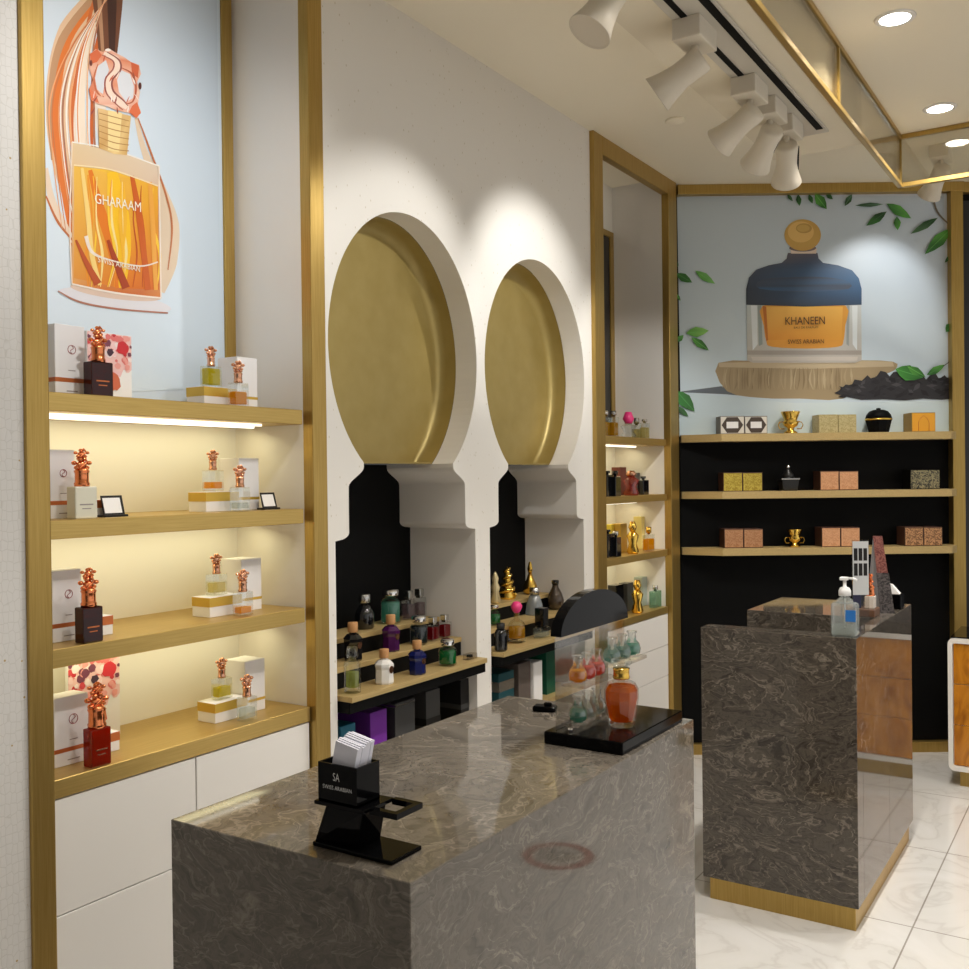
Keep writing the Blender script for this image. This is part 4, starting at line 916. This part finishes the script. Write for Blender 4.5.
low('tall dark green box right of the white divider, farther arch', 547, -0.05, 0.08, 0.15, 0.215, M_GREEN2)

# --- far niche
def FB(label, k, u, x, kind, mt, liq, wy, h, ch, capm):
    kk = ray(u, 470); y = (CAMP + kk * ((x - CAMP.x) / kk.x)).y; loc = (x, y, ZB[k]); g = 'items on the far niche shelves'
    if kind == 'b':
        t = thing('perfume_bottle', label, 'perfume bottle', loc, 0, g); m = MB(); m.box(-0.018, 0.018, -wy/2, wy/2, 0, h, 0.003, 2); b = m.obj('bottle_body', mt, t)
        if liq:
            m = MB(); m.box(-0.014, 0.014, -wy/2 + 0.004, wy/2 - 0.004, 0.006, h * 0.72); m.obj('liquid', liq, b)
        m = MB(); m.lathe([(0.008, h), (0.008, h + 0.008), (0.015, h + 0.008), (0.015, h + ch), (0, h + ch)], 12); m.obj('cap', capm, t)
    elif kind == 'f':
        t = thing('perfume_bottle', label, 'perfume bottle', loc, 0, g); m = MB(); m.lathe([(wy*0.4, 0), (wy*0.5, h*0.1), (wy*0.32, h*0.45), (wy*0.5, h*0.8), (wy*0.2, h)], 12); m.obj('bottle_body', mt, t)
        m = MB(); m.lathe([(wy*0.22, h), (wy*0.36, h + ch*0.4), (wy*0.2, h + ch), (0, h + ch)], 10); m.obj('cap', capm, t)
    else:
        t = carton(label, (x, y, ZB[k]), 0.05, wy, h, mt, group=g)
L_ = lambda s_, k: '%s on the %s far niche shelf' % (s_, lev[k])
yel = mat('yellow_box', S(214,190,60), 0.4); wine = mat('wine_box', S(120,60,46), 0.4); mgold = mat('gold_carton', S(196,160,70), 0.3, 0.5); dkbox = mat('slate_box', S(60,60,58), 0.35); paleg = clear('pale_green_glass', S(190,220,200), 0.14, 0.03, 0.3, S(170,210,190))
for a in [(L_('left gold-liquid bottle', 0), 0, 606, -0.06, 'b', M_GLASS, L_GOLD, 0.06, 0.10, 0.03, M_CHROME), (L_('second gold-liquid bottle', 0), 0, 614, -0.04, 'b', M_GLASS, L_GOLD, 0.055, 0.10, 0.03, M_STEEL),
          (L_('round bottle with pink bow cap', 0), 0, 629, -0.05, 'f', M_GLASS, None, 0.085, 0.075, 0.06, M_HOTPINK), (L_('clear bottle with silver cap', 0), 0, 637, -0.1, 'b', M_GLASS, L_PALE, 0.07, 0.075, 0.04, M_STEEL), (L_('pale clear bottle farthest right', 0), 0, 645, -0.05, 'b', M_GLASS, L_PALE, 0.06, 0.085, 0.02, M_CHROME),
          (L_('left black bottle', 1), 1, 607, -0.06, 'b', G_DARK, None, 0.07, 0.11, 0.02, G_DARK), (L_('second black bottle', 1), 1, 615, -0.04, 'b', G_DARK, None, 0.065, 0.10, 0.03, G_DARK),
          (L_('wine red carton', 1), 1, 620, -0.12, 'c', wine, None, 0.08, 0.15, 0, None), (L_('red glass bottle', 1), 1, 631, -0.04, 'f', clear('rose_red_glass', S(220,120,100), 0.12, 0.03, 0.5, S(170,64,50)), None, 0.085, 0.10, 0.03, M_ROSE), (L_('dark slate bottle at right', 1), 1, 643, -0.06, 'b', G_DARK, None, 0.075, 0.08, 0.02, dkbox), (L_('slate carton behind the red bottle', 1), 1, 634, -0.16, 'c', dkbox, None, 0.08, 0.12, 0, None),
          (L_('left black bottle', 2), 2, 607, -0.06, 'b', G_DARK, None, 0.07, 0.12, 0.02, G_DARK), (L_('slim black bottle', 2), 2, 615, -0.04, 'b', G_DARK, None, 0.055, 0.10, 0.03, M_CHROME), (L_('lime yellow carton', 2), 2, 611, -0.16, 'c', yel, None, 0.09, 0.15, 0, None), (L_('gold carton', 2), 2, 620, -0.12, 'c', mgold, None, 0.08, 0.155, 0, None),
          (L_('curvy gold figure bottle', 2), 2, 632, -0.04, 'f', M_GOLD, None, 0.065, 0.12, 0.05, M_GOLD), (L_('tall pale yellow carton', 2), 2, 641, -0.14, 'c', mat('pale_yellow_box', S(226,208,130), 0.4), None, 0.07, 0.18, 0, None), (L_('yellow-liquid bottle', 2), 2, 648, -0.05, 'b', M_GLASS, L_AMBER, 0.09, 0.09, 0.04, M_GOLD),
          (L_('black carton', 3), 3, 615, -0.12, 'c', G_DARK, None, 0.09, 0.15, 0, None), (L_('dark slate carton', 3), 3, 626, -0.11, 'c', dkbox, None, 0.08, 0.15, 0, None), (L_('curvy gold bottle', 3), 3, 636, -0.04, 'f', M_GOLD, None, 0.065, 0.125, 0.05, M_GOLD), (L_('tall pale grey carton', 3), 3, 641, -0.13, 'c', mat('pale_grey_box', S(170,180,172), 0.4), None, 0.08, 0.16, 0, None), (L_('pale green glass bottle', 3), 3, 654, -0.05, 'b', paleg, None, 0.09, 0.09, 0.03, M_STEEL)]:
    FB(*a)

# ================================================================== BACK WALL SHELVES
ZK = []
for k, (v0, v1) in enumerate(((433, 440.5), (490.8, 498), (547.8, 555))):
    z1, z0 = PB(800, v0, 0.17).z, PB(800, v1, 0.17).z; ZK.append(z1)
    t = thing('wall_shelf', '%s champagne-edged shelf on the back wall below the wide poster' % ['upper', 'middle', 'lower'][k], 'shelf', tuple(Bp(0, 0, z1)), BANG, 'shelves on the back wall')
    poly = [(-0.012, -0.013), (-0.012, -0.05), (0.19, -0.17), (SR - 0.06, -0.17), (SR - 0.005, -0.11), (SR - 0.005, -0.013)]
    m = MB(); m.prism(poly, 2, z0 - z1, 0.0); m.obj('board', M_OAK, t)
def bpair(k, u0, u1, um, vtop, depth, mats, lab, side=None, front=None):
    """two boxes side by side; u0..u1 the fronts, um the joint"""
    t_ = 0.135
    for j, (a, b) in enumerate(((u0, um), (um, u1))):
        if not lab[j]: continue
        s0 = Bs(a, 470, t_)[0]; s1 = Bs(b, 470, t_)[0]; h = PB((a + b) / 2, vtop, t_).z - ZK[k]
        l_ = lab[j]
        t = thing('gift_box', l_, 'box', tuple(Bp(s0, t_, ZK[k])), BANG, 'boxes on the back wall shelves')
        m = MB(); m.box(0.001, s1 - s0 - 0.001, 0.0, depth, 0, h, 0.001, 1); b_ = m.obj('carton', side or mats, t)
        m = MB(); m.box(0.004, s1 - s0 - 0.004, -0.0012, 0.0, 0.004, h - 0.004); fr = m.obj('front_panel', mats, t)
        if front == 'hex':
            wq = s1 - s0; cx = wq / 2
            m = MB(); m.prism([(cx + wq*0.44*math.cos(a_), h/2 + h*0.5*math.sin(a_)) for a_ in [2*PI*q_/6 for q_ in range(6)]], 1, -0.0026, -0.0012); m.obj('hexagon_label', mat('cocoa_label', S(74,60,50), 0.5), fr)
            m = MB(); m.box(cx - wq*0.24, cx + wq*0.24, -0.0034, -0.0026, h*0.32, h*0.68); m.obj('paper_label', M_PAPER, fr)
        if front == 'arch':
            wq = s1 - s0; cx = wq / 2
            m = MB(); m.tube([(cx - wq*0.22, -0.002, 0.004), (cx - wq*0.22, -0.002, h*0.5), (cx - wq*0.14, -0.002, h*0.7), (cx, -0.002, h*0.84), (cx + wq*0.14, -0.002, h*0.7), (cx + wq*0.22, -0.002, h*0.5), (cx + wq*0.22, -0.002, 0.004)], 0.0012, 5); m.obj('arch_line', M_BAND, fr)
def printed_box(name, c1, c2):
    m = mat(name, c1, 0.4, 0.25); n, l, b = nodes(m); tc = n.new('ShaderNodeTexCoord'); nz = n.new('ShaderNodeTexNoise'); nz.inputs['Scale'].default_value = 55; nz.inputs['Distortion'].default_value = 2.5
    rp = ramp(n, [(0.42, c1), (0.56, c2)]); l.new(tc.outputs['Object'], nz.inputs['Vector']); l.new(nz.outputs['Fac'], rp.inputs[0]); l.new(rp.outputs[0], b.inputs['Base Color']); return m
X_GOLD = printed_box('gold_print', S(196,176,76), S(160,136,44)); X_BEIGE = printed_box('beige_print', S(200,186,138), S(176,160,108)); X_PEACH = printed_box('peach_print', S(222,168,126), S(206,148,104))
X_TAN = printed_box('tan_print', S(190,142,104), S(168,118,80)); X_ORANGE = mat('orange_box', S(226,160,40), 0.4); X_OLIVE = printed_box('dark_print', S(44,44,40), S(150,140,104)); X_COCO = mat('cocoa_side', S(74,46,34), 0.5); X_CREAM = mat('cream_box', S(224,218,206), 0.5)
X_TAN2 = printed_box('bronze_print', S(200,150,104), S(120,84,54))
bpair(0, 720.5, 768, 745, 416, 0.10, X_CREAM, ['cream box with brown hexagon label, leftmost on the upper back shelf', 'cream box with brown hexagon label next to the gold burner'], mat('grey_side', S(110,104,98), 0.5), 'hex')
bpair(0, 819, 857, 838.5, 414.5, 0.11, X_BEIGE, ['pale gold patterned box left of its twin, upper back shelf', 'pale gold patterned box beside the black jar, upper back shelf'])
bpair(0, 912, 939, 936, 412.5, 0.11, X_ORANGE, ['orange-yellow box with an arch drawn on its front, upper back shelf', ''], mat('mustard_side', S(160,130,60), 0.5), 'arch')
bpair(1, 723, 762.5, 742.5, 472.5, 0.12, X_GOLD, ['yellow gold printed box, leftmost on the middle back shelf', 'yellow gold printed box nearer the black burner, middle back shelf'], X_COCO)
bpair(1, 820, 858.5, 839, 471, 0.12, X_PEACH, ['peach box left of its twin on the middle back shelf', 'peach box right of its twin on the middle back shelf'], X_COCO)
bpair(1, 910, 940.5, 940, 469.5, 0.10, X_OLIVE, ['dark box with pale tangled print at right on the middle back shelf', ''], M_BLACK)
bpair(2, 723.5, 762.5, 743, 529, 0.12, X_TAN, ['tan pink box, leftmost on the lower back shelf', 'tan pink box nearer the gold cup, lower back shelf'], X_COCO)
bpair(2, 821, 859.5, 840, 527.5, 0.12, X_PEACH, ['peach box right of the gold cup on the lower back shelf', 'peach box behind the standing signs on the lower back shelf'], X_COCO)
bpair(2, 904, 942, 923, 527, 0.11, X_TAN2, ['bronze patterned box left of its twin, right end of the lower back shelf', 'bronze patterned box, rightmost on the lower back shelf'], X_COCO)
def burner(label, k, u, h, mt, handles=True):
    s0 = Bs(u, 470, 0.09)[0]; t = thing('incense_burner', label, 'incense burner', tuple(Bp(s0, 0.09, ZK[k])), BANG)
    m = MB(); m.lathe([(h*0.30, 0), (h*0.30, h*0.06), (h*0.16, h*0.16), (h*0.14, h*0.25), (h*0.30, h*0.36), (h*0.36, h*0.5), (h*0.28, h*0.6), (h*0.32, h*0.72), (h*0.42, h*0.96), (h*0.42, h), (h*0.34, h), (h*0.26, h*0.8), (0, h*0.78)], 20); m.obj('bowl', mt, t)
    for sg in (-1, 1):
        m = MB(); m.tube([(sg*h*0.28, 0, h*0.22), (sg*h*0.48, 0, h*0.22), (sg*h*0.56, 0, h*0.38), (sg*h*0.5, 0, h*0.52), (sg*h*0.34, 0, h*0.54)], h*0.025, 6); m.obj('handle', mt, t)
burner('flared gold burner cup with thin handles on the upper back shelf', 0, 791, 0.125, M_GOLD)
burner('small gold burner cup with thin handles on the lower back shelf', 2, 794, 0.10, M_GOLD)
s0 = Bs(879, 470, 0.09)[0]; t = thing('lidded_jar', 'black faceted jar with domed lid and gold line on the upper back shelf', 'jar', tuple(Bp(s0, 0.09, ZK[0])), BANG)
m = MB(); m.lathe([(0.052, 0), (0.056, 0.004), (0.072, 0.07)], 10, smooth=False); m.obj('jar_body', M_BLACK, t)
m = MB(); m.lathe([(0.0725, 0.07), (0.0735, 0.072), (0.0735, 0.077), (0.0725, 0.079)], 20); m.obj('gold_line', M_GOLD, t)
m = MB(); m.lathe([(0.072, 0.079), (0.066, 0.10), (0.05, 0.12), (0.03, 0.128), (0.012, 0.13), (0.012, 0.138), (0, 0.14)], 20); m.obj('lid', M_BLACK, t)
s0 = Bs(788, 470, 0.09)[0]; t = thing('incense_burner', 'black square burner with steel rim and pointed lid on the middle back shelf', 'incense burner', tuple(Bp(s0, 0.09, ZK[1])), BANG)
m = MB(); m.hexa([(-0.04, -0.04, 0), (0.04, -0.04, 0), (0.04, 0.04, 0), (-0.04, 0.04, 0)], [(-0.048, -0.048, 0.062), (0.048, -0.048, 0.062), (0.048, 0.048, 0.062), (-0.048, 0.048, 0.062)], 0.002, 1); b = m.obj('box_body', mat('burner_black', S(28,28,28), 0.3), t)
m = MB(); m.box(-0.051, 0.051, -0.051, 0.051, 0.062, 0.071, 0.001, 1); m.obj('rim', M_STEEL, t)
m = MB(); m.lathe([(0.035, 0.071), (0.03, 0.095), (0.012, 0.115), (0.012, 0.125)], 14); lid = m.obj('lid', mat('lid_black', S(26,26,26), 0.3), t)
m = MB(); m.ball((0, 0, 0.135), 0.012); m.obj('knob', M_CHROME, lid)

# ================================================================== COUNTERS
ZCT = 1.027
t = thing('marble_counter', 'long brown-grey marble counter in the foreground with the card holder', 'counter', (0.775, 1.11, 0))
m = MB(); m.box(0, 0.508, 0, 1.097, 0.09, ZCT, 0.0015, 1); m.obj('marble_block', M_MARBLE, t)
m = MB(); m.box(0.03, 0.48, 0.03, 1.07, 0, 0.09); m.obj('plinth', M_BRASS, t)
t = thing('marble_counter', 'dark marble counter with brass plinth standing before the back wall', 'counter', (0.79, 3.565, 0))
m = MB(); m.box(0, 0.562, 0, 0.09, 0.085, ZCT, 0.0015, 1); m.obj('front_slab', M_MARBLE2, t)
m = MB(); m.box(0, 0.562, 0.545, 1.05, 0.085, ZCT, 0.0015, 1); m.obj('rear_block', M_MARBLE2, t)
m = MB(); m.box(0.512, 0.562, 0.0905, 0.5445, 0.085, ZCT - 0.0005); m.obj('side_slab', M_MARBLE2, t)
m = MB(); m.box(0.0, 0.5115, 0.0905, 0.5445, 0.085, ZCT - 0.09); m.obj('sunken_top', M_MARBLE2, t)
m = MB(); m.box(0.02, 0.548, 0.018, 1.03, 0, 0.085, 0.001, 1); m.obj('plinth', M_BRASS, t)
# amber cabinet against the back, right edge of the picture
t = thing('drawer_cabinet', 'low white-framed cabinet with amber veneer drawers at right edge', 'cabinet', (1.372, 5.5, 0))
WC = 1.35
m = MB(); m.box(0.02, WC - 0.02, 0.025, 0.42, 0.10, 0.735); m.obj('body', M_WHITE, t)
def rrect(x0, x1, z0, z1, r_, n=5):
    pts = []
    for cx, cz, a0 in ((x1 - r_, z0 + r_, -PI/2), (x1 - r_, z1 - r_, 0), (x0 + r_, z1 - r_, PI/2), (x0 + r_, z0 + r_, PI)):
        pts += [(cx + r_ * math.cos(a0 + PI/2*k/n), cz + r_ * math.sin(a0 + PI/2*k/n)) for k in range(n + 1)]
    return pts
m = MB(); o_, i_ = rrect(0, WC, 0.08, 0.755, 0.03), rrect(0.022, WC - 0.022, 0.105, 0.73, 0.012)
for (ya, yb) in ((0.0, 0.42),):
    VO = [[m.bm.verts.new((p[0], y, p[1])) for p in o_] for y in (ya, yb)]; VI = [[m.bm.verts.new((p[0], y, p[1])) for p in i_] for y in (ya, yb)]
    n_ = len(o_)
    for k in range(n_):
        j = (k + 1) % n_
        m._f((VO[0][k], VO[0][j], VI[0][j], VI[0][k])); m._f((VO[1][k], VI[1][k], VI[1][j], VO[1][j]))
        m._f((VO[0][k], VO[1][k], VO[1][j], VO[0][j])); m._f((VI[0][k], VI[0][j], VI[1][j], VI[1][k]))
m.obj('frame', M_WHITE, t)
for k in range(2):
    for j in range(3):
        x0, x1 = 0.024 + k * (WC - 0.048) / 2, 0.024 + (k + 1) * (WC - 0.048) / 2; z0 = 0.107 + j * 0.2073
        m = MB(); m.box(x0 + 0.0015, x1 - 0.0015, 0.010, 0.024, z0 + 0.0015, z0 + 0.2058, 0.001, 1); m.obj('drawer', M_WOOD, t)
m = MB(); m.box(0.012, WC - 0.012, 0.012, 0.41, 0.7555, 0.762, 0.001, 1); m.obj('black_top', M_GLOSSBLACK, t)
m = MB(); m.box(0.05, WC - 0.05, 0.03, 0.40, 0, 0.08); m.obj('plinth', M_BRASS, t)
# round floor sticker (its mirror image shows in the foreground counter)
t = thing('floor_sticker', 'round red-ringed floor sticker mirrored in the foreground counter side', 'sticker', (2.447, 3.65, 0.0))
m = MB(); m.lathe([(0.155, 0.0004), (0.155, 0.0012), (0, 0.0012)], 40); b = m.obj('disc', mat('sticker_grey', S(190,186,180), 0.5), t)
m = MB()
R0, R1 = [m.bm.verts.new((0.112 * math.cos(2*PI*k/48), 0.112 * math.sin(2*PI*k/48), 0.0016)) for k in range(48)], [m.bm.verts.new((0.152 * math.cos(2*PI*k/48), 0.152 * math.sin(2*PI*k/48), 0.0016)) for k in range(48)]
for k in range(48): m._f((R0[k], R0[(k+1)%48], R1[(k+1)%48], R1[k]))
m.obj('ring', M_REDINK, b)
m = MB()
for (a, b2, c) in ((-0.07, 0.0, 0.03), (0.012, 0.075, 0.03), (-0.085, -0.02, -0.012), (-0.01, 0.085, -0.012), (-0.05, 0.05, -0.05)): m.box(a, b2, c - 0.011, c + 0.011, 0.0012, 0.0016)
m.obj('print', M_DARK, b)

# ================================================================== THINGS ON THE FOREGROUND COUNTER
t = thing('card_stand', 'black acrylic tester stand with card box on the foreground counter', 'display stand', (1.065, 1.145, ZCT))
m = MB(); m.box(0.0, 0.158, 0.0, 0.075, 0.0, 0.007, 0.0015, 1); m.obj('base_plate', M_GLOSSBLACK, t)
m = MB(); m.hexa([(0.002, 0.004, 0.007), (0.082, 0.012, 0.007), (0.082, 0.068, 0.007), (0.012, 0.068, 0.007)], [(0.03, 0.0, 0.070), (0.104, 0.0, 0.070), (0.104, 0.056, 0.070), (0.03, 0.056, 0.070)], 0.001, 1); m.obj('slanted_support', M_GLOSSBLACK, t)
m = MB(); m.box(0.012, 0.112, -0.008, 0.066, 0.070, 0.076, 0.001, 1); m.obj('top_plate', M_GLOSSBLACK, t)
m = MB()
for bx_ in ((0.112, 0.164, 0.006, 0.016), (0.112, 0.164, 0.060, 0.070), (0.154, 0.164, 0.016, 0.060)): m.box(bx_[0], bx_[1], bx_[2], bx_[3], 0.067, 0.076)
m.obj('tester_ring', M_GLOSSBLACK, t)
bx0 = (0.018, 0.096, -0.004, 0.05)
m = MB(); x0, x1, y0, y1 = bx0; z0, z1 = 0.0765, 0.136; w_ = 0.003
m.box(x0, x1, y0, y0 + w_, z0, z1); m.box(x0, x1, y1 - w_, y1, z0, z1); m.box(x0, x0 + w_, y0 + w_, y1 - w_, z0, z1); m.box(x1 - w_, x1, y0 + w_, y1 - w_, z0, z1); m.box(x0, x1, y0, y1, z0, z0 + 0.003)
cb = m.obj('card_box', M_GLOSSBLACK, t)
base = Vector(t.location)
lettering('SA', base + Vector((0.049, -0.0046, 0.111)), base + Vector((0.062, -0.0046, 0.111)), 0.012, (0, 0, 1), M_LILAC, cb, 'logo_lettering')
lettering('SWISS ARABIAN', base + Vector((0.028, -0.0046, 0.097)), base + Vector((0.086, -0.0046, 0.097)), 0.006, (0, 0, 1), M_LILAC, cb)
# paper testers in the box: stacks of strips
M_CARDS = mat('tester_paper', S(222,222,234), 0.55)
for j, (yy, lab) in enumerate(((0.004, 'front bundle of white tester cards leaning in the black box'), (0.0245, 'rear bundle of white tester cards leaning in the black box'))):
    s_ = thing('tester_cards', lab, 'paper cards', tuple(base + Vector((0.028, yy, 0.0803))), 0, 'bundles of tester cards')
    for q_ in range(5):
        m = MB(); y_ = q_ * 0.0040; sl = 0.020; hq = 0.090 + 0.004 * j + 0.0015 * ((q_ * 7 + j * 3) % 3)
        m.hexa([(0, y_, 0), (0.044, y_, 0), (0.044, y_ + 0.0039, 0), (0, y_ + 0.0039, 0)], [(sl, y_, hq), (sl + 0.044, y_, hq - 0.008), (sl + 0.044, y_ + 0.0039, hq - 0.008), (sl, y_ + 0.0039, hq)]); m.obj('card', M_CARDS, s_)
# display tray with tiered acrylic stand
t = thing('tester_display', 'black slab with clear acrylic tiers and black arched top', 'display stand', (1.085, 1.845, ZCT))
m = MB(); m.box(0.0, 0.185, 0.0, 0.325, 0.0, 0.027, 0.002, 1); m.obj('slab', M_GLOSSBLACK, t)
m = MB(); m.box(0.018, 0.024, 0.02, 0.36, 0.027, 0.228); m.obj('back_panel', M_ACRYL, t)
m = MB(); cy_, rr_ = 0.19, 0.17
m.prism([(cy_ + rr_ * math.cos(PI*k/28), 0.228 + 0.085 * math.sin(PI*k/28)) for k in range(29)], 0, 0.008, 0.034); m.obj('arched_header', M_GLOSSBLACK, t)
for (zz_, y0, y1) in ((0.120, 0.03, 0.17), (0.135, 0.20, 0.355), (0.034, 0.03, 0.17)):
    m = MB(); m.box(0.026, 0.085, y0, y1, zz_, zz_ + 0.008, 0.001, 1); m.obj('tier', M_ACRYL, t)
for yy in (0.028, 0.165):
    m = MB(); m.lathe([(0.006, 0.027), (0.006, 0.034)], 10, (0.05, yy, 0)); m.obj('standoff', M_CHROME, t)
# flasks on the tiers
def flask(label, loc, liq, first=None):
    t = thing('tester_flask', label, 'flask', loc, 0, 'small round tester flasks')
    m = MB(); m.lathe([(0.012, 0), (0.019, 0.004), (0.021, 0.016), (0.018, 0.028), (0.0105, 0.036), (0.0095, 0.052), (0.0125, 0.054), (0.0125, 0.057), (0.008, 0.057)], 20); b = m.obj('bottle_body', M_FLASK, t)
    if liq:
        m = MB(); m.lathe([(0.011, 0.002), (0.0175, 0.005), (0.0195, 0.016), (0.017, 0.026), (0, 0.026)], 18); m.obj('liquid', liq, b)
    return t
tb = Vector(t.location)
fl = [('amber yellow flask at left on the upper acrylic tier', 0.055, 0.055, 0.1285, L_AMBER), ('coral pink flask, middle of the upper acrylic tier', 0.055, 0.10, 0.1285, L_PINK), ('coral pink flask at right of the upper acrylic tier', 0.055, 0.145, 0.1285, L_PINK),
      ('pale teal flask nearest the amber stopper, right tier', 0.055, 0.225, 0.1435, L_AQUA), ('pale teal flask in the middle of the right tier', 0.055, 0.28, 0.1435, L_AQUA), ('pale teal flask at the far end of the right tier', 0.055, 0.335, 0.1435, L_TEAL),
      ('mint teal flask at left on the lower acrylic tier', 0.055, 0.055, 0.0425, L_TEAL), ('clear flask in the middle of the lower tier', 0.055, 0.10, 0.0425, L_CLEAR), ('clear flask at far end of the lower tier', 0.055, 0.145, 0.0425, L_CLEAR)]
for (lab, fx, fy, fz, lq) in fl: flask(lab, tuple(tb + Vector((fx, fy, fz))), lq)
# amber decanter
t = thing('perfume_decanter', 'large amber decanter with gold collar and clear stopper on the black slab', 'perfume bottle', tuple(tb + Vector((0.125, 0.125, 0.0275))))
m = MB(); m.lathe([(0.026, 0), (0.030, 0.006), (0.032, 0.02), (0.038, 0.06), (0.038, 0.08), (0.030, 0.095), (0.016, 0.102), (0.016, 0.108)], 10, smooth=False); b = m.obj('bottle_body', M_GLASS, t)
m = MB(); m.lathe([(0.024, 0.012), (0.028, 0.022), (0.035, 0.06), (0.035, 0.078), (0.029, 0.088), (0, 0.088)], 10, smooth=False); m.obj('liquid', clear('liquid_cognac', (0.9, 0.44, 0.05, 1), 0.03, 0.05, 0.42, S(206,100,4)), b)
m = MB(); m.lathe([(0.0175, 0.103), (0.019, 0.106), (0.0175, 0.112), (0.0175, 0.122), (0.019, 0.126), (0.0, 0.126)], 20); m.obj('collar', M_GOLD, t)
m = MB(); m.lathe([(0.010, 0.126), (0.020, 0.133), (0.024, 0.139), (0.022, 0.145), (0.012, 0.148), (0, 0.148)], 16); m.obj('stopper', M_GLASS, t)
t = thing('handheld_scanner', 'small black handheld gadget lying behind the black slab', 'gadget', (0.925, 2.10, ZCT), 0.3)
m = MB(); m.box(-0.012, 0.045, -0.016, 0.018, 0, 0.014, 0.005, 3); m.obj('body', M_GLOSSBLACK, t); m = MB(); m.lathe([(0.009, 0.014), (0.011, 0.018), (0.008, 0.021), (0, 0.021)], 14, (0.024, 0.0, 0)); m.obj('dial', M_GLOSSBLACK, t)

# ================================================================== THINGS ON THE FAR COUNTER
t = thing('sanitizer_bottle', 'clear pump sanitizer bottle with white pump on the far counter', 'pump bottle', (1.305, 3.61, ZCT))
m = MB(); m.box(-0.044, 0.044, -0.028, 0.028, 0, 0.118, 0.010, 3); m.lathe([(0.030, 0.116), (0.026, 0.128), (0.014, 0.138), (0.014, 0.142)], 18); b = m.obj('bottle_body', clear('clear_plastic', (0.92, 0.94, 0.94, 1), 0.10, 0.05, 0.3, S(214,222,222)), t)
m = MB(); m.box(-0.040, 0.040, -0.024, 0.024, 0.004, 0.040, 0.006, 2); m.obj('gel', L_CLEAR, b)
m = MB(); m.box(0.008, 0.042, -0.0292, -0.0282, 0.055, 0.095); m.obj('label_sticker', mat('blue_label', S(40,110,186), 0.4), b)
m = MB(); m.lathe([(0.0025, 0.03), (0.0025, 0.14)], 8); m.obj('dip_tube', M_PLASTIC, b)
m = MB(); m.lathe([(0.021, 0.142), (0.021, 0.160), (0.016, 0.170), (0.006, 0.174), (0.006, 0.196)], 18); pm = m.obj('pump_collar', M_PLASTIC, t)
m = MB(); m.box(-0.016, 0.012, -0.012, 0.012, 0.196, 0.208, 0.003, 2); m.tube([(0.006, 0, 0.204), (0.032, 0, 0.203), (0.042, 0, 0.198)], 0.0045, 8); m.obj('pump_spout', M_PLASTIC, pm)
RBY = 4.11
t = thing('menu_holder', 'upright clear sign holder with printed sheet behind the sanitizer', 'sign holder', (1.326, 3.76, ZCT), 0.5)
m = MB(); m.box(-0.030, 0.030, -0.002, 0.002, 0.0, 0.33); m.obj('panel', M_ACRYL, t)
m = MB(); m.box(-0.028, 0.028, -0.0035, -0.0022, 0.13, 0.325); sh = m.obj('sheet', mat('grey_sheet', S(196,198,200), 0.5), t)
m = MB()
for i in range(3):
    for j in range(2): m.box(-0.024 + i * 0.017, -0.011 + i * 0.017, -0.0043, -0.0036, 0.20 + j * 0.055, 0.245 + j * 0.055)
m.obj('printed_blocks', M_DARK, sh)
m = MB(); m.box(-0.036, 0.036, -0.012, 0.012, 0.0, 0.004); m.obj('foot', M_ACRYL, t)
t = thing('wood_block', 'small brown wooden block at the rear of the far counter', 'display block', (1.20, 4.125, ZCT)); m = MB(); m.box(0.0, 0.10, 0.0, 0.10, 0.0, 0.03, 0.002, 1); m.obj('block', mat('walnut', S(104,74,56), 0.4), t)
zb_ = ZCT + 0.0305
carton('slim navy box with gold top on the wooden block', (1.243, 4.15, zb_), 0.032, 0.05, 0.115, G_NAVY, group=None, lid=(0.8, M_GOLD))
square_bottle('white square bottle with orange-copper stopper on the wooden block', (1.275, 4.17, zb_), 0.045, 0.036, 0.05, mat('milk_glass', S(216,206,196), 0.3), None, 0, M_COPPER, 0.09)
t = thing('tablet_stand', 'tilted reddish display panel with dark picture standing on the far counter', 'display panel', (1.275, 4.30, ZCT), 0.25)
m = MB(); m.hexa([(0.012, -0.03, 0.0), (0.062, -0.03, 0.0), (0.062, -0.024, 0.0), (0.012, -0.024, 0.0)], [(-0.012, 0.045, 0.31), (0.024, 0.045, 0.31), (0.024, 0.052, 0.31), (-0.012, 0.052, 0.31)]); p_ = m.obj('panel', printed_box('red_picture', S(96,44,42), S(136,84,74)), t)
m = MB(); m.hexa([(0.008, -0.034, 0.0), (0.064, -0.034, 0.0), (0.064, -0.031, 0.0), (0.008, -0.031, 0.0)], [(-0.003, 0.008, 0.16), (0.046, 0.008, 0.16), (0.046, 0.011, 0.16), (-0.003, 0.011, 0.16)]); m.obj('dark_picture', printed_box('floral_dark', S(22,20,22), S(84,78,78)), p_)
m = MB(); m.hexa([(-0.04, 0.06, 0.0), (0.02, 0.06, 0.0), (0.02, 0.066, 0.0), (-0.04, 0.066, 0.0)], [(-0.012, 0.047, 0.30), (-0.002, 0.047, 0.30), (-0.002, 0.05, 0.30), (-0.012, 0.05, 0.30)]); m.obj('back_prop', mat('silver_prop', S(170,170,172), 0.3, 0.4), t)
t = thing('tissue_holder', 'black holder with white tissue at right rear of the far counter', 'holder', (1.325, 4.45, ZCT))
m = MB(); m.box(-0.05, 0.022, -0.04, 0.04, 0, 0.062, 0.006, 2); m.obj('holder_body', M_GLOSSBLACK, t)
m = MB(); m.hexa([(-0.03, -0.02, 0.0625), (0.012, -0.02, 0.0625), (0.012, 0.02, 0.0625), (-0.03, 0.02, 0.0625)], [(-0.045, -0.012, 0.105), (-0.018, -0.012, 0.100), (-0.018, 0.012, 0.100), (-0.045, 0.012, 0.105)]); m.obj('tissue', M_PAPER, t)
